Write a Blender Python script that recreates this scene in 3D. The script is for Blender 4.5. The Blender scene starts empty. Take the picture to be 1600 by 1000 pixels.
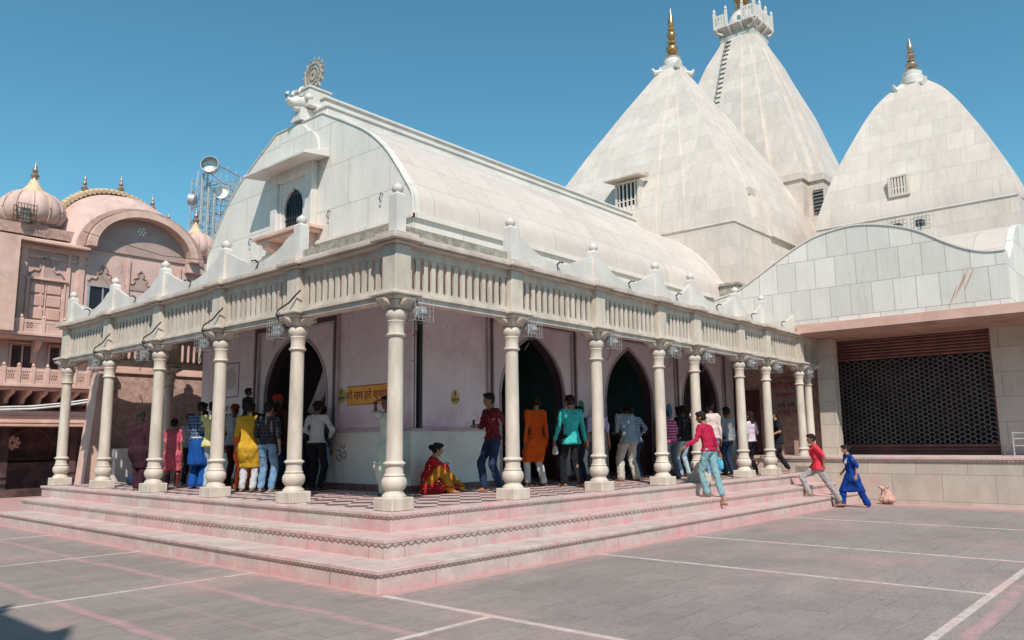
import bpy, bmesh, math, random
from mathutils import Vector, Matrix, noise
random.seed(7)
PI = math.pi
sc = bpy.context.scene
C = sc.collection
# ---------------------------------------------------------------- camera
F_PX, YAW, PIT, ROL = 1230.86427, 0.71834, 0.15277, -0.01031
CAM = Vector((-6.92968, -8.14933, 0.87958))
fw = Vector((math.cos(YAW)*math.cos(PIT), math.sin(YAW)*math.cos(PIT), math.sin(PIT)))
rt = Vector((math.sin(YAW), -math.cos(YAW), 0)); up = rt.cross(fw)
r2 = rt*math.cos(ROL)+up*math.sin(ROL); u2 = -rt*math.sin(ROL)+up*math.cos(ROL)
cd = bpy.data.cameras.new('camera'); cam = bpy.data.objects.new('camera', cd); C.objects.link(cam)
cam.matrix_world = Matrix(((r2.x, u2.x, -fw.x, CAM.x), (r2.y, u2.y, -fw.y, CAM.y), (r2.z, u2.z, -fw.z, CAM.z), (0, 0, 0, 1)))
cd.sensor_width = 36; cd.lens = F_PX/1600*36; cd.clip_end = 2000; cd.clip_start = .05
sc.camera = cam
# ---------------------------------------------------------------- light
SAZ, SEL = math.radians(48), math.radians(48)      # heading of the light, height of the sun
Ldir = Vector((math.cos(SEL)*math.cos(SAZ), math.cos(SEL)*math.sin(SAZ), -math.sin(SEL)))
sl = bpy.data.lights.new('sun', 'SUN'); sl.energy = 4.5; sl.angle = math.radians(.5); sl.color = (1, .915, .81)
so = bpy.data.objects.new('sun', sl); C.objects.link(so); so.rotation_euler = Ldir.to_track_quat('-Z', 'Y').to_euler(); so.location = (-10, -20, 30)
w = bpy.data.worlds.new('World'); sc.world = w; w.use_nodes = True
nt = w.node_tree; nt.nodes.clear()
sky = nt.nodes.new('ShaderNodeTexSky'); sky.sky_type = 'NISHITA'; sky.sun_disc = False
sky.sun_elevation = SEL; sky.sun_rotation = math.atan2(-Ldir.x, -Ldir.y); sky.air_density = 1.0; sky.dust_density = .3; sky.ozone_density = 2.0
tint = nt.nodes.new('ShaderNodeMix'); tint.data_type = 'RGBA'; tint.blend_type = 'MULTIPLY'; tint.inputs[0].default_value = 1
tint.inputs[7].default_value = (.64, 1.15, 1.08, 1)
bg = nt.nodes.new('ShaderNodeBackground'); bg.inputs[1].default_value = .115
wo = nt.nodes.new('ShaderNodeOutputWorld')
nt.links.new(sky.outputs[0], tint.inputs[6]); nt.links.new(tint.outputs[2], bg.inputs[0]); nt.links.new(bg.outputs[0], wo.inputs[0])
sc.view_settings.view_transform = 'Standard'; sc.view_settings.look = 'None'; sc.view_settings.exposure = 0.14; sc.view_settings.gamma = 1

# ---------------------------------------------------------------- materials
class NT:
    def __init__(s, m): s.t = m.node_tree
    def n(s, typ, ins=None, **kw):
        nd = s.t.nodes.new(typ)
        for k, v in kw.items(): setattr(nd, k, v)
        for k, v in (ins or {}).items():
            if isinstance(v, bpy.types.NodeSocket): s.t.links.new(v, nd.inputs[k])
            else: nd.inputs[k].default_value = v
        return nd
    def mix(s, fac, a, b, mode='MIX'):
        nd = s.t.nodes.new('ShaderNodeMix'); nd.data_type = 'RGBA'; nd.blend_type = mode; nd.clamp_factor = True
        for k, v in ((0, fac), (6, a), (7, b)):
            if isinstance(v, bpy.types.NodeSocket): s.t.links.new(v, nd.inputs[k])
            else: nd.inputs[k].default_value = v if not isinstance(v, tuple) or len(v) == 4 else (*v, 1)
        return nd.outputs[2]
    def math(s, op, a, b=0.0, c=None, clamp=False):
        nd = s.t.nodes.new('ShaderNodeMath'); nd.operation = op; nd.use_clamp = clamp
        for k, v in enumerate((a, b) if c is None else (a, b, c)):
            if isinstance(v, bpy.types.NodeSocket): s.t.links.new(v, nd.inputs[k])
            else: nd.inputs[k].default_value = v
        return nd.outputs[0]
    def ramp(s, fac, a, b):          # smooth 0..1 between a and b
        nd = s.t.nodes.new('ShaderNodeMapRange'); nd.interpolation_type = 'SMOOTHSTEP'
        s.t.links.new(fac, nd.inputs[0]); nd.inputs[1].default_value = a; nd.inputs[2].default_value = b
        return nd.outputs[0]
    def noise(s, vec, scale, detail=4, rough=.55):
        return s.n('ShaderNodeTexNoise', {'Vector': vec, 'Scale': scale, 'Detail': detail, 'Roughness': rough}).outputs[0]
def newmat(name):
    m = bpy.data.materials.new(name); m.use_nodes = True
    b = m.node_tree.nodes['Principled BSDF']
    return m, NT(m), b
def link(N, a, b): N.t.links.new(a, b)
def setc(b, k, v):
    b.inputs[k].default_value = (*v, 1) if len(v) == 3 else v
def plain(name, c1, c2=None, rough=.7, scale=3., bump=.0, bscale=30., metal=0., grime=None, gamt=.35, gscale=1.4, stretch=(1, 1, 1), emit=None):
    m, N, b = newmat(name)
    g = N.n('ShaderNodeNewGeometry').outputs['Position']
    v = N.n('ShaderNodeMapping', {'Vector': g, 'Scale': stretch}).outputs[0]
    c2 = c2 or tuple(x*.8 for x in c1)
    f = N.ramp(N.noise(v, scale, 6), .35, .65)
    col = N.mix(f, c1, c2)
    if grime:
        f2 = N.math('MULTIPLY', N.ramp(N.noise(v, gscale, 8, .7), .5, .72), gamt)
        col = N.mix(f2, col, grime)
    link(N, col, b.inputs['Base Color']); b.inputs['Roughness'].default_value = rough; b.inputs['Metallic'].default_value = metal
    if bump:
        bp = N.n('ShaderNodeBump', {'Strength': bump, 'Distance': .02, 'Height': N.noise(v, bscale, 6)})
        link(N, bp.outputs[0], b.inputs['Normal'])
    return m
def slabs(name, c1, c2, mortar, bw, bh, uv=None, msize=.009, rough=.55, tone=.5, stain=None, stamt=.3, offset=.5, squash=1.0):
    m, N, b = newmat(name)
    pos = N.n('ShaderNodeNewGeometry').outputs['Position']
    if uv: vec = N.n('ShaderNodeUVMap').outputs[0]
    else:
        sp = N.n('ShaderNodeSeparateXYZ', {0: pos}); sn = N.n('ShaderNodeSeparateXYZ', {0: N.n('ShaderNodeNewGeometry').outputs['True Normal']})
        isx = N.math('GREATER_THAN', N.math('ABSOLUTE', sn.outputs[0]), N.math('ABSOLUTE', sn.outputs[1]))
        al = N.math('ADD', N.math('MULTIPLY', sp.outputs[1], isx), N.math('MULTIPLY', sp.outputs[0], N.math('SUBTRACT', 1, isx)))
        vec = N.n('ShaderNodeCombineXYZ', {0: al, 1: sp.outputs[2]}).outputs[0]
    br = N.n('ShaderNodeTexBrick', {'Vector': vec, 'Color1': (0, 0, 0, 1), 'Color2': (1, 1, 1, 1), 'Mortar': (.5, .5, .5, 1), 'Scale': 1, 'Mortar Size': msize, 'Mortar Smooth': .3, 'Bias': 0, 'Brick Width': bw, 'Row Height': bh}, offset=offset, squash=squash)
    vein = N.noise(N.n('ShaderNodeMapping', {'Vector': pos, 'Scale': (1.2, 1.2, .5)}).outputs[0], 2.2, 8, .65)
    t = N.math('ADD', N.math('MULTIPLY', br.outputs[0], tone), N.math('MULTIPLY', N.ramp(vein, .3, .7), 1-tone))
    col = N.mix(t, c1, c2)
    fine = N.ramp(N.noise(N.n('ShaderNodeMapping', {'Vector': pos, 'Scale': (6, 6, 1.2)}).outputs[0], 3, 8, .7), .45, .75)
    col = N.mix(N.math('MULTIPLY', fine, .22), col, tuple(x*.72 for x in c2))
    if stain:
        f = N.math('MULTIPLY', N.ramp(N.noise(pos, .9, 8, .7), .52, .72), stamt)
        col = N.mix(f, col, stain)
    streak = N.ramp(N.noise(N.n('ShaderNodeMapping', {'Vector': pos, 'Scale': (5, 5, .35)}).outputs[0], 1.6, 7, .7), .54, .74)
    col = N.mix(N.math('MULTIPLY', streak, .30), col, (.30, .26, .22))
    col = N.mix(N.math('MULTIPLY', br.outputs[1], .75), col, mortar)
    link(N, col, b.inputs['Base Color'])
    link(N, N.math('ADD', N.math('MULTIPLY', vein, .25), rough-.12), b.inputs['Roughness'])
    h = N.math('SUBTRACT', N.math('MULTIPLY', N.noise(pos, 18, 5), .25), br.outputs[1])
    link(N, N.n('ShaderNodeBump', {'Strength': .35, 'Distance': .01, 'Height': h}).outputs[0], b.inputs['Normal'])
    return m
M = {}
M['slab'] = slabs('marble_slabs', (.66, .575, .52), (.505, .44, .40), (.36, .31, .27), .80, .62, msize=.006, tone=.5, stain=(.72, .68, .63), stamt=.5)
M['slab_gable'] = slabs('marble_slabs_gable', (.75, .69, .635), (.62, .575, .53), (.33, .32, .28), 1.3, .95, tone=.35, stain=(.50, .49, .42), stamt=.4)
M['slab_vault'] = slabs('marble_slabs_vault', (.66, .565, .51), (.52, .45, .405), (.33, .285, .25), 1.25, .7, uv=True, tone=.55, stain=(.48, .44, .38), stamt=.3)
M['slab_wave'] = slabs('marble_slabs_wave', (.74, .70, .655), (.53, .515, .475), (.25, .22, .19), .52, .80, tone=.75, stain=(.58, .50, .38), stamt=.3, offset=.33)
M['slab_base'] = slabs('marble_slabs_base', (.56, .485, .42), (.40, .35, .30), (.25, .21, .18), 1.1, .62, tone=.45, stain=(.58, .30, .27), stamt=.5)
M['cream'] = plain('cream_marble', (.62, .545, .475), (.49, .43, .37), rough=.6, scale=5, bump=.25, bscale=40, grime=(.36, .30, .22), gamt=.5, gscale=3.2, stretch=(1, 1, .35))
M['cream_pink'] = plain('weathered_beam_stone', (.57, .485, .42), (.46, .38, .325), rough=.6, scale=3, bump=.15, grime=(.28, .21, .17), gamt=.5, gscale=2)
M['white'] = plain('white_parapet_marble', (.68, .635, .60), (.58, .54, .505), rough=.5, scale=2, bump=.06, grime=(.42, .39, .33), gamt=.3)
M['rough'] = plain('rough_unfinished_stone', (.40, .37, .32), (.24, .215, .18), rough=.9, scale=9, bump=.7, bscale=45)
M['mauve'] = plain('mauve_wall_paint', (.72, .59, .63), (.66, .53, .58), rough=.6, scale=1.3, bump=.05, grime=(.46, .20, .38), gamt=.45, gscale=1.1)
def spatter():
    m, N, b = newmat('spattered_mauve_wall')
    pos = N.n('ShaderNodeNewGeometry').outputs['Position']
    col = N.mix(N.ramp(N.noise(pos, 1.1, 6), .35, .65), (.76, .66, .71), (.68, .575, .635))
    big = N.ramp(N.noise(pos, .9, 7, .7), .50, .68)
    col = N.mix(N.math('MULTIPLY', big, .45), col, (.50, .24, .42))
    dots = N.math('MULTIPLY', N.ramp(N.noise(pos, 22, 3, .5), .66, .72), N.ramp(N.noise(pos, 1.7, 4), .48, .6))
    col = N.mix(N.math('MULTIPLY', dots, .8), col, (.16, .05, .16))
    drip = N.ramp(N.noise(N.n('ShaderNodeMapping', {'Vector': pos, 'Scale': (9, 9, .7)}).outputs[0], 1.5, 6, .7), .52, .72)
    col = N.mix(N.math('MULTIPLY', drip, .28), col, (.40, .32, .34))
    sp = N.n('ShaderNodeSeparateXYZ', {0: pos})
    low = N.math('MULTIPLY', N.ramp(sp.outputs[2], 1.75, 1.1), N.ramp(N.noise(pos, 3, 7, .7), .42, .62))
    col = N.mix(N.math('MULTIPLY', low, .5), col, (.52, .26, .36))
    link(N, col, b.inputs['Base Color']); b.inputs['Roughness'].default_value = .55
    link(N, N.n('ShaderNodeBump', {'Strength': .12, 'Distance': .02, 'Height': N.noise(pos, 5, 6)}).outputs[0], b.inputs['Normal'])
    return m
M['mauve'] = spatter()
M['dado'] = plain('white_marble_dado', (.74, .74, .70), (.66, .66, .63), rough=.35, scale=1.5, bump=.03, grime=(.42, .33, .30), gamt=.3)
M['skirt'] = plain('dark_pink_skirting', (.26, .12, .12), (.15, .07, .07), rough=.6, scale=4)
M['frame'] = plain('arch_moulding', (.50, .41, .43), (.40, .31, .34), rough=.5, scale=2)
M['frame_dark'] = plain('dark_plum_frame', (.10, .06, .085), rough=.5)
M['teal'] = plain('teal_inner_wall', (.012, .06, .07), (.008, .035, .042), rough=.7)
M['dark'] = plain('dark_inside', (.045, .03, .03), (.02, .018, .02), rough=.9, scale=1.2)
M['pink'] = plain('pink_limewash', (.61, .43, .385), (.53, .36, .32), rough=.85, scale=1.2, bump=.1, grime=(.22, .16, .14), gamt=.65, gscale=1.5, stretch=(1, 1, .6))
M['pink_dirty'] = plain('blackened_pink_plaster', (.48, .31, .265), (.36, .23, .20), rough=.9, scale=2, bump=.25, grime=(.07, .055, .05), gamt=.85, gscale=2.6)
M['pink_light'] = plain('pale_pink_stone', (.66, .45, .38), (.56, .36, .30), rough=.8, scale=2, bump=.1, grime=(.30, .20, .17), gamt=.4)
M['pink_rough'] = plain('rough_pink_stone_wall', (.50, .34, .29), (.36, .235, .20), rough=.95, scale=7, bump=.8, bscale=25)
M['tymp'] = plain('faded_tympanum_paint', (.42, .31, .28), (.36, .26, .24), rough=.9, scale=1.5, grime=(.25, .17, .15), gamt=.4)
M['fascia'] = plain('salmon_fascia', (.64, .41, .345), (.55, .34, .28), rough=.8, scale=1.5, bump=.08, grime=(.35, .17, .14), gamt=.3)
M['soffit'] = plain('brown_red_soffit', (.46, .27, .21), (.36, .21, .16), rough=.8, scale=1.5, grime=(.15, .09, .07), gamt=.5)
M['yellow'] = plain('ochre_tile', (.66, .50, .33), (.54, .39, .25), rough=.7, scale=6, grime=(.3, .2, .12), gamt=.5)
M['gold'] = plain('gilded_copper', (.50, .30, .13), (.36, .20, .09), rough=.32, scale=8, metal=.75)
M['silverish'] = plain('tarnished_metal', (.40, .32, .27), (.28, .21, .17), rough=.4, scale=8, metal=.6)
M['steel'] = plain('galvanised_steel', (.52, .52, .53), (.40, .40, .42), rough=.4, scale=10, metal=.5)
M['wire'] = plain('grey_wire', (.42, .42, .42), (.22, .22, .22), rough=.5, scale=20, metal=.4)
M['black'] = plain('black_iron', (.03, .028, .03), rough=.6)
M['pipe'] = plain('black_pipe', (.012, .012, .012), rough=.5)
M['shutter'] = plain('maroon_shutter_slats', (.20, .085, .075), (.14, .06, .055), rough=.6, scale=3)
M['grille'] = plain('shutter_grille_steel', (.24, .215, .215), (.16, .145, .145), rough=.5, metal=.4)
M['glassy'] = plain('dark_window_glass', (.02, .022, .03), rough=.15)
M['sacking'] = plain('pinkish_woven_sack', (.56, .33, .27), (.42, .23, .19), rough=.9, scale=6, bump=.4, bscale=30)
M['doorred'] = plain('dark_red_door', (.13, .045, .04), (.09, .03, .028), rough=.7)
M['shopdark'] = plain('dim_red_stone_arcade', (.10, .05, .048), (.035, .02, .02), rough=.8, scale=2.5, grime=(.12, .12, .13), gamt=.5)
M['plaque'] = plain('marble_plaque', (.36, .27, .25), (.28, .19, .18), rough=.4, scale=3)
M['redtext'] = plain('red_lettering', (.35, .03, .05), rough=.6)
M['blacktext'] = plain('black_lettering', (.03, .03, .04), rough=.6)
M['orangep'] = plain('orange_paint', (.85, .42, .06), (.78, .36, .05), rough=.6)
M['yellowp'] = plain('yellow_paint', (.62, .45, .14), (.5, .34, .1), rough=.6)
M['whitep'] = plain('white_paint', (.75, .74, .72), rough=.6)
M['greenp'] = plain('green_paint', (.04, .25, .16), rough=.6)
M['bluep'] = plain('blue_paint', (.06, .22, .42), rough=.6)

M['emblem'] = plain('weathered_emblem', (.46, .40, .34), (.34, .28, .23), rough=.6, scale=12)
def step_mat(name, sheet=False):
    m, N, b = newmat(name)
    pos = N.n('ShaderNodeNewGeometry').outputs['Position']
    n1 = N.ramp(N.noise(pos, 2.2, 8, .7), .35, .68)
    n2 = N.ramp(N.noise(pos, .8, 5, .6), .4, .62)
    col = N.mix(n1, (.56, .48, .45), (.42, .355, .33))
    st = N.noise(N.n('ShaderNodeMapping', {'Vector': pos, 'Scale': (9, 9, 1.2)}).outputs[0], 2.5, 6, .7)
    col = N.mix(N.math('MULTIPLY', N.ramp(st, .5, .7), .3), col, (.30, .23, .20))
    col = N.mix(N.math('MULTIPLY', n2, .48), col, (.62, .34, .35))
    # gulal powder gathered where a riser meets the tread below it
    sp = N.n('ShaderNodeSeparateXYZ', {0: pos})
    near = None
    for z0 in (-.7, -.46, -.235):
        r = N.ramp(N.math('ABSOLUTE', N.math('SUBTRACT', sp.outputs[2], z0+.02)), .09, .0)
        near = r if near is None else N.math('MAXIMUM', near, r)
    side = N.math('MULTIPLY', near, N.ramp(N.math('ABSOLUTE', N.n('ShaderNodeSeparateXYZ', {0: N.n('ShaderNodeNewGeometry').outputs['True Normal']}).outputs[2]), .6, .3))
    col = N.mix(N.math('MULTIPLY', side, N.math('MULTIPLY', N.ramp(N.noise(pos, 4.5, 9, .75), .38, .62), .62)), col, (.60, .27, .29))
    jx = N.math('FRACT', N.math('MULTIPLY', N.math('ADD', N.math('MAXIMUM', sp.outputs[0], sp.outputs[1]), 20.3), .81))
    col = N.mix(N.math('MULTIPLY', N.math('LESS_THAN', jx, .009), .7), col, (.20, .13, .12))
    tread = N.math('MULTIPLY', N.ramp(N.noise(pos, 2.6, 9, .8), .50, .66), .40)
    col = N.mix(tread, col, (.34, .27, .245))
    spots_ = N.math('MULTIPLY', N.ramp(N.noise(pos, 1.9, 9, .78), .57, .66), .65)
    col = N.mix(spots_, col, (.62, .21, .27))
    link(N, col, b.inputs['Base Color']); b.inputs['Roughness'].default_value = .75
    link(N, N.n('ShaderNodeBump', {'Strength': .2, 'Distance': .01, 'Height': N.noise(pos, 30, 6)}).outputs[0], b.inputs['Normal'])
    return m
M['step'] = step_mat('pink_stained_marble')
M['teeth'] = plain('soiled_carved_edge', (.60, .48, .45), (.48, .37, .34), rough=.8, scale=6, bump=.2)

def ground_mat():
    m, N, b = newmat('grey_stone_paving')
    pos = N.n('ShaderNodeNewGeometry').outputs['Position']
    sp = N.n('ShaderNodeSeparateXYZ', {0: pos}); x, y = sp.outputs[0], sp.outputs[1]
    br = N.n('ShaderNodeTexBrick', {'Vector': pos, 'Color1': (0, 0, 0, 1), 'Color2': (1, 1, 1, 1), 'Mortar': (.3, .3, .3, 1), 'Scale': 1, 'Mortar Size': .004, 'Brick Width': .63, 'Row Height': .315}, offset=.5)
    big = N.ramp(N.noise(pos, .45, 6, .6), .35, .65)
    col = N.mix(br.outputs[0], (.275, .235, .22), (.225, .192, .18))
    col = N.mix(N.math('MULTIPLY', big, .5), col, (.32, .285, .262))
    # chisel marks across the slabs
    ch = N.noise(N.n('ShaderNodeMapping', {'Vector': pos, 'Rotation': (0, 0, .5), 'Scale': (2.2, 12, 1)}).outputs[0], 3.0, 5, .6)
    col = N.mix(N.math('MULTIPLY', N.ramp(ch, .5, .66), .55), col, (.145, .13, .12))
    sp2 = N.noise(pos, 26, 3, .5)
    col = N.mix(N.math('MULTIPLY', N.ramp(sp2, .6, .72), .35), col, (.40, .35, .32))
    seam = N.math('MULTIPLY', br.outputs[1], N.math('MULTIPLY', N.ramp(N.noise(pos, 1.6, 5), .35, .6), .75))
    col = N.mix(seam, col, (.09, .08, .072))
    dust = N.ramp(N.noise(N.n('ShaderNodeMapping', {'Vector': pos, 'Rotation': (0, 0, .9), 'Scale': (.5, 2.4, 1)}).outputs[0], 1.2, 9, .75), .5, .72)
    col = N.mix(N.math('MULTIPLY', dust, .35), col, (.36, .31, .285))
    # dry colour powder: gathered along the foot of the steps and walls, and swept in lines
    ns = N.noise(pos, 3.0, 7, .7)
    dx = N.math('SUBTRACT', -1.41, x); dy = N.math('SUBTRACT', -1.5, y)
    d = N.math('MAXIMUM', dx, dy)
    near = N.math('MULTIPLY', N.ramp(d, .50, 0.0), N.math('MULTIPLY', N.ramp(N.noise(pos, 4.2, 9, .75), .42, .62), .8))
    near2 = N.math('MULTIPLY', N.ramp(d, .13, 0.0), .9)
    ww = N.math('MULTIPLY', N.ramp(N.math('SUBTRACT', 13.9, x), 1.5, .1), N.ramp(ns, .2, .5))
    wash = N.math('MULTIPLY', N.ramp(N.noise(pos, .55, 6, .65), .45, .7), .42)
    f = N.math('MAXIMUM', N.math('MAXIMUM', near, near2), N.math('MAXIMUM', ww, wash))
    for xx, ww_ in ((-2.33, .06), (-3.70, .055), (-3.0, .03)):
        wob = N.math('MULTIPLY', N.math('SUBTRACT', N.noise(pos, .8, 2), .5), .25)
        l = N.ramp(N.math('ABSOLUTE', N.math('ADD', N.math('SUBTRACT', x, xx), wob)), ww_*1.6, ww_*.3)
        f = N.math('MAXIMUM', f, N.math('MULTIPLY', N.math('MULTIPLY', l, N.ramp(ns, .25, .6)), .75 if xx != -3.0 else .3))
    ly = N.ramp(N.math('ABSOLUTE', N.math('ADD', N.math('SUBTRACT', y, -6.52), N.math('MULTIPLY', N.math('SUBTRACT', N.noise(pos, .8, 2), .5), .3))), .10, .02)
    f = N.math('MAXIMUM', f, N.math('MULTIPLY', N.math('MULTIPLY', ly, N.ramp(ns, .3, .6)), .8))
    col = N.mix(N.math('MULTIPLY', f, .72), col, (.56, .30, .30))
    link(N, col, b.inputs['Base Color']); b.inputs['Roughness'].default_value = .72
    h = N.math('SUBTRACT', N.math('MULTIPLY', ch, .6), br.outputs[1])
    link(N, N.n('ShaderNodeBump', {'Strength': .3, 'Distance': .01, 'Height': h}).outputs[0], b.inputs['Normal'])
    return m
M['ground'] = ground_mat()
def strip_mat():
    m, N, b = newmat('white_marble_strip')
    pos = N.n('ShaderNodeNewGeometry').outputs['Position']
    c = N.mix(N.ramp(N.noise(pos, 5, 7, .7), .35, .7), (.62, .56, .52), (.44, .37, .34))
    c = N.mix(N.math('MULTIPLY', N.ramp(N.noise(pos, 1.1, 5), .45, .65), .5), c, (.62, .36, .34))
    c = N.mix(N.math('MULTIPLY', N.ramp(N.noise(pos, 9, 8, .8), .52, .64), .7), c, (.26, .22, .20))
    link(N, c, b.inputs['Base Color']); b.inputs['Roughness'].default_value = .6
    return m
M['strip'] = strip_mat()
def checker_mat():
    m, N, b = newmat('chequered_floor')
    pos = N.n('ShaderNodeNewGeometry').outputs['Position']
    v = N.n('ShaderNodeMapping', {'Vector': pos, 'Rotation': (0, 0, PI/4), 'Location': (.1, .05, .013)}).outputs[0]
    ck = N.n('ShaderNodeTexChecker', {'Vector': v, 'Color1': (.62, .52, .49, 1), 'Color2': (.085, .06, .07, 1), 'Scale': 3.1})
    c = N.mix(N.math('MULTIPLY', N.ramp(N.noise(pos, 1.3, 7, .7), .4, .65), .5), ck.outputs[0], (.55, .30, .30))
    link(N, c, b.inputs['Base Color']); b.inputs['Roughness'].default_value = .4
    return m
M['checker'] = checker_mat()

# ---------------------------------------------------------------- mesh tools (vertices are given in world space)
class MB:
    def __init__(s): s.v = []; s.f = []; s.uv = {}
    def add(s, vs, fs):
        o = len(s.v); s.v += [Vector(q) for q in vs]; s.f += [tuple(i+o for i in q) for q in fs]; return o
    def box(s, x0, x1, y0, y1, z0, z1):
        s.add([(x, y, z) for z in (z0, z1) for y in (y0, y1) for x in (x0, x1)],
              [(0, 2, 3, 1), (4, 5, 7, 6), (0, 1, 5, 4), (2, 6, 7, 3), (0, 4, 6, 2), (1, 3, 7, 5)]); return s
    def lathe(s, prof, c=(0, 0, 0), n=20, rib=0, nrib=0):
        o = len(s.v); k = len(prof)
        for r, z in prof:
            for i in range(n):
                a = 2*PI*i/n; rr = r*(1+rib*(abs(math.cos(a*nrib/2))-.6)) if rib else r
                s.v.append(Vector((c[0]+rr*math.cos(a), c[1]+rr*math.sin(a), c[2]+z)))
        for j in range(k-1):
            for i in range(n):
                i2 = (i+1) % n
                s.f.append((o+j*n+i, o+j*n+i2, o+(j+1)*n+i2, o+(j+1)*n+i))
        s.f.append(tuple(o+i for i in range(n))[::-1]); s.f.append(tuple(o+(k-1)*n+i for i in range(n)))
        return s
    def prism(s, pts, axis, a, b):       # polygon pts (2d) extruded along axis from a to b
        def P(p, t): return (t, p[0], p[1]) if axis == 'x' else ((p[0], t, p[1]) if axis == 'y' else (p[0], p[1], t))
        n = len(pts); o = s.add([P(p, a) for p in pts]+[P(p, b) for p in pts], [])
        s.f.append(tuple(o+i for i in range(n))[::-1]); s.f.append(tuple(o+n+i for i in range(n)))
        for i in range(n):
            j = (i+1) % n; s.f.append((o+i, o+j, o+n+j, o+n+i))
        return s
    def loft(s, rings, cap=True, closed=True):
        o = len(s.v); n = len(rings[0])
        for r in rings: s.v += [Vector(q) for q in r]
        for j in range(len(rings)-1):
            for i in range(n if closed else n-1):
                i2 = (i+1) % n; s.f.append((o+j*n+i, o+j*n+i2, o+(j+1)*n+i2, o+(j+1)*n+i))
        if cap and closed:
            s.f.append(tuple(o+i for i in range(n))[::-1]); s.f.append(tuple(o+(len(rings)-1)*n+i for i in range(n)))
        return s
    def tube(s, pts, r, n=6):
        pts = [Vector(p) for p in pts]; rings = []
        for i, p in enumerate(pts):
            d = (pts[min(i+1, len(pts)-1)]-pts[max(i-1, 0)]).normalized()
            a = d.cross(Vector((0, 0, 1))); a = a.normalized() if a.length > .05 else Vector((1, 0, 0)); b = d.cross(a).normalized()
            rr = r[i] if isinstance(r, (list, tuple)) else r
            rings.append([p+a*rr*math.cos(2*PI*k/n)+b*rr*math.sin(2*PI*k/n) for k in range(n)])
        return s.loft(rings)
    def build(s, name, mt, parent=None, smooth=False, bevel=0, off=None, uvf=None):
        o_ = off if off is not None else (parent_world(parent) if parent else Vector((0, 0, 0)))
        me = bpy.data.meshes.new(name); me.from_pydata([v-o_ for v in s.v], [], s.f)
        bm = bmesh.new(); bm.from_mesh(me)
        bmesh.ops.recalc_face_normals(bm, faces=bm.faces)
        if bevel:
            bmesh.ops.remove_doubles(bm, verts=bm.verts, dist=1e-5)
            es = [e for e in bm.edges if len(e.link_faces) == 2 and e.calc_face_angle(0) > .6]
            bmesh.ops.bevel(bm, geom=es, offset=bevel, segments=1, affect='EDGES', clamp_overlap=True)
        if uvf:
            ul = bm.loops.layers.uv.new('UVMap')
            for f in bm.faces:
                for l in f.loops: l[ul].uv = uvf(l.vert.co+o_, f)
        bm.to_mesh(me); bm.free()
        me.materials.append(mt)
        if smooth:
            me.polygons.foreach_set('use_smooth', [True]*len(me.polygons))
            me.set_sharp_from_angle(angle=math.radians(smooth if smooth is not True else 38))
        ob = bpy.data.objects.new(name, me); C.objects.link(ob)
        if parent: ob.parent = parent
        elif off is not None: ob.location = off
        return ob
def each_box(m, name, mt, parent, **k):      # every box of the collection becomes a part of its own
    for i in range(0, len(m.v), 8):
        q = MB(); q.v = m.v[i:i+8]; q.f = [tuple(a-i for a in f) for f in m.f[i//8*6:i//8*6+6]]; q.build(name, mt, parent, **k)
def parent_world(p):
    v = Vector(p.location)
    while p.parent: p = p.parent; v = v+Vector(p.location)
    return v
def tag(o, label=None, cat=None, group=None, kind=None):
    if label: o['label'] = label
    if cat: o['category'] = cat
    if group: o['group'] = group
    if kind: o['kind'] = kind
    return o
def thing(name, loc, label, cat, group=None):
    o = bpy.data.objects.new(name, None); C.objects.link(o); o.location = loc; o.empty_display_size = .2
    return tag(o, label, cat, group)
def copy_tree(o, parent=None):
    c = o.copy(); C.objects.link(c)
    if parent: c.parent = parent
    for ch in list(o.children): copy_tree(ch, c)
    return c
G = -.70
def smooth_curve(pts, n=6):      # Catmull-Rom through 2d points
    out = []
    for i in range(len(pts)-1):
        p0, p1, p2, p3 = pts[max(i-1, 0)], pts[i], pts[i+1], pts[min(i+2, len(pts)-1)]
        for k in range(n):
            t = k/n
            out.append(tuple(.5*((2*p1[j])+(-p0[j]+p2[j])*t+(2*p0[j]-5*p1[j]+4*p2[j]-p3[j])*t*t+(-p0[j]+3*p1[j]-3*p2[j]+p3[j])*t**3) for j in (0, 1)))
    out.append(tuple(pts[-1])); return out

# ================================================================= SETTING
o = MB(); o.add([(-60, -60, G), (200, -60, G), (200, 200, G), (-60, 200, G)], [(0, 1, 2, 3)])
tag(o.build('ground', M['ground']), kind='structure')
def strip(x0, x1, y0, y1):
    m = MB(); m.box(x0, x1, y0, y1, G-.02, G+.004)
    m.v = [v+Vector((0, 0, 0)) for v in m.v]
    tag(m.build('ground_marking', M['strip'], off=Vector((x0, y0, G))), kind='structure')
for y_ in (.95, 4.15, 7.67): strip(-9, -1.42, y_-.025, y_+.025)
strip(-9, -1.44, -3.065, -3.0)
strip(-1.44, -1.36, -12, -1.5)
for x_ in (2.48, 5.1, 9.1): strip(x_-.035, x_+.035, -12 if x_ == 9.1 else -6.28, -1.5)
strip(-1.36, 13.9, -6.36, -6.28)
strip(-1.36, 13.9, -9.56, -9.48)

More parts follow.
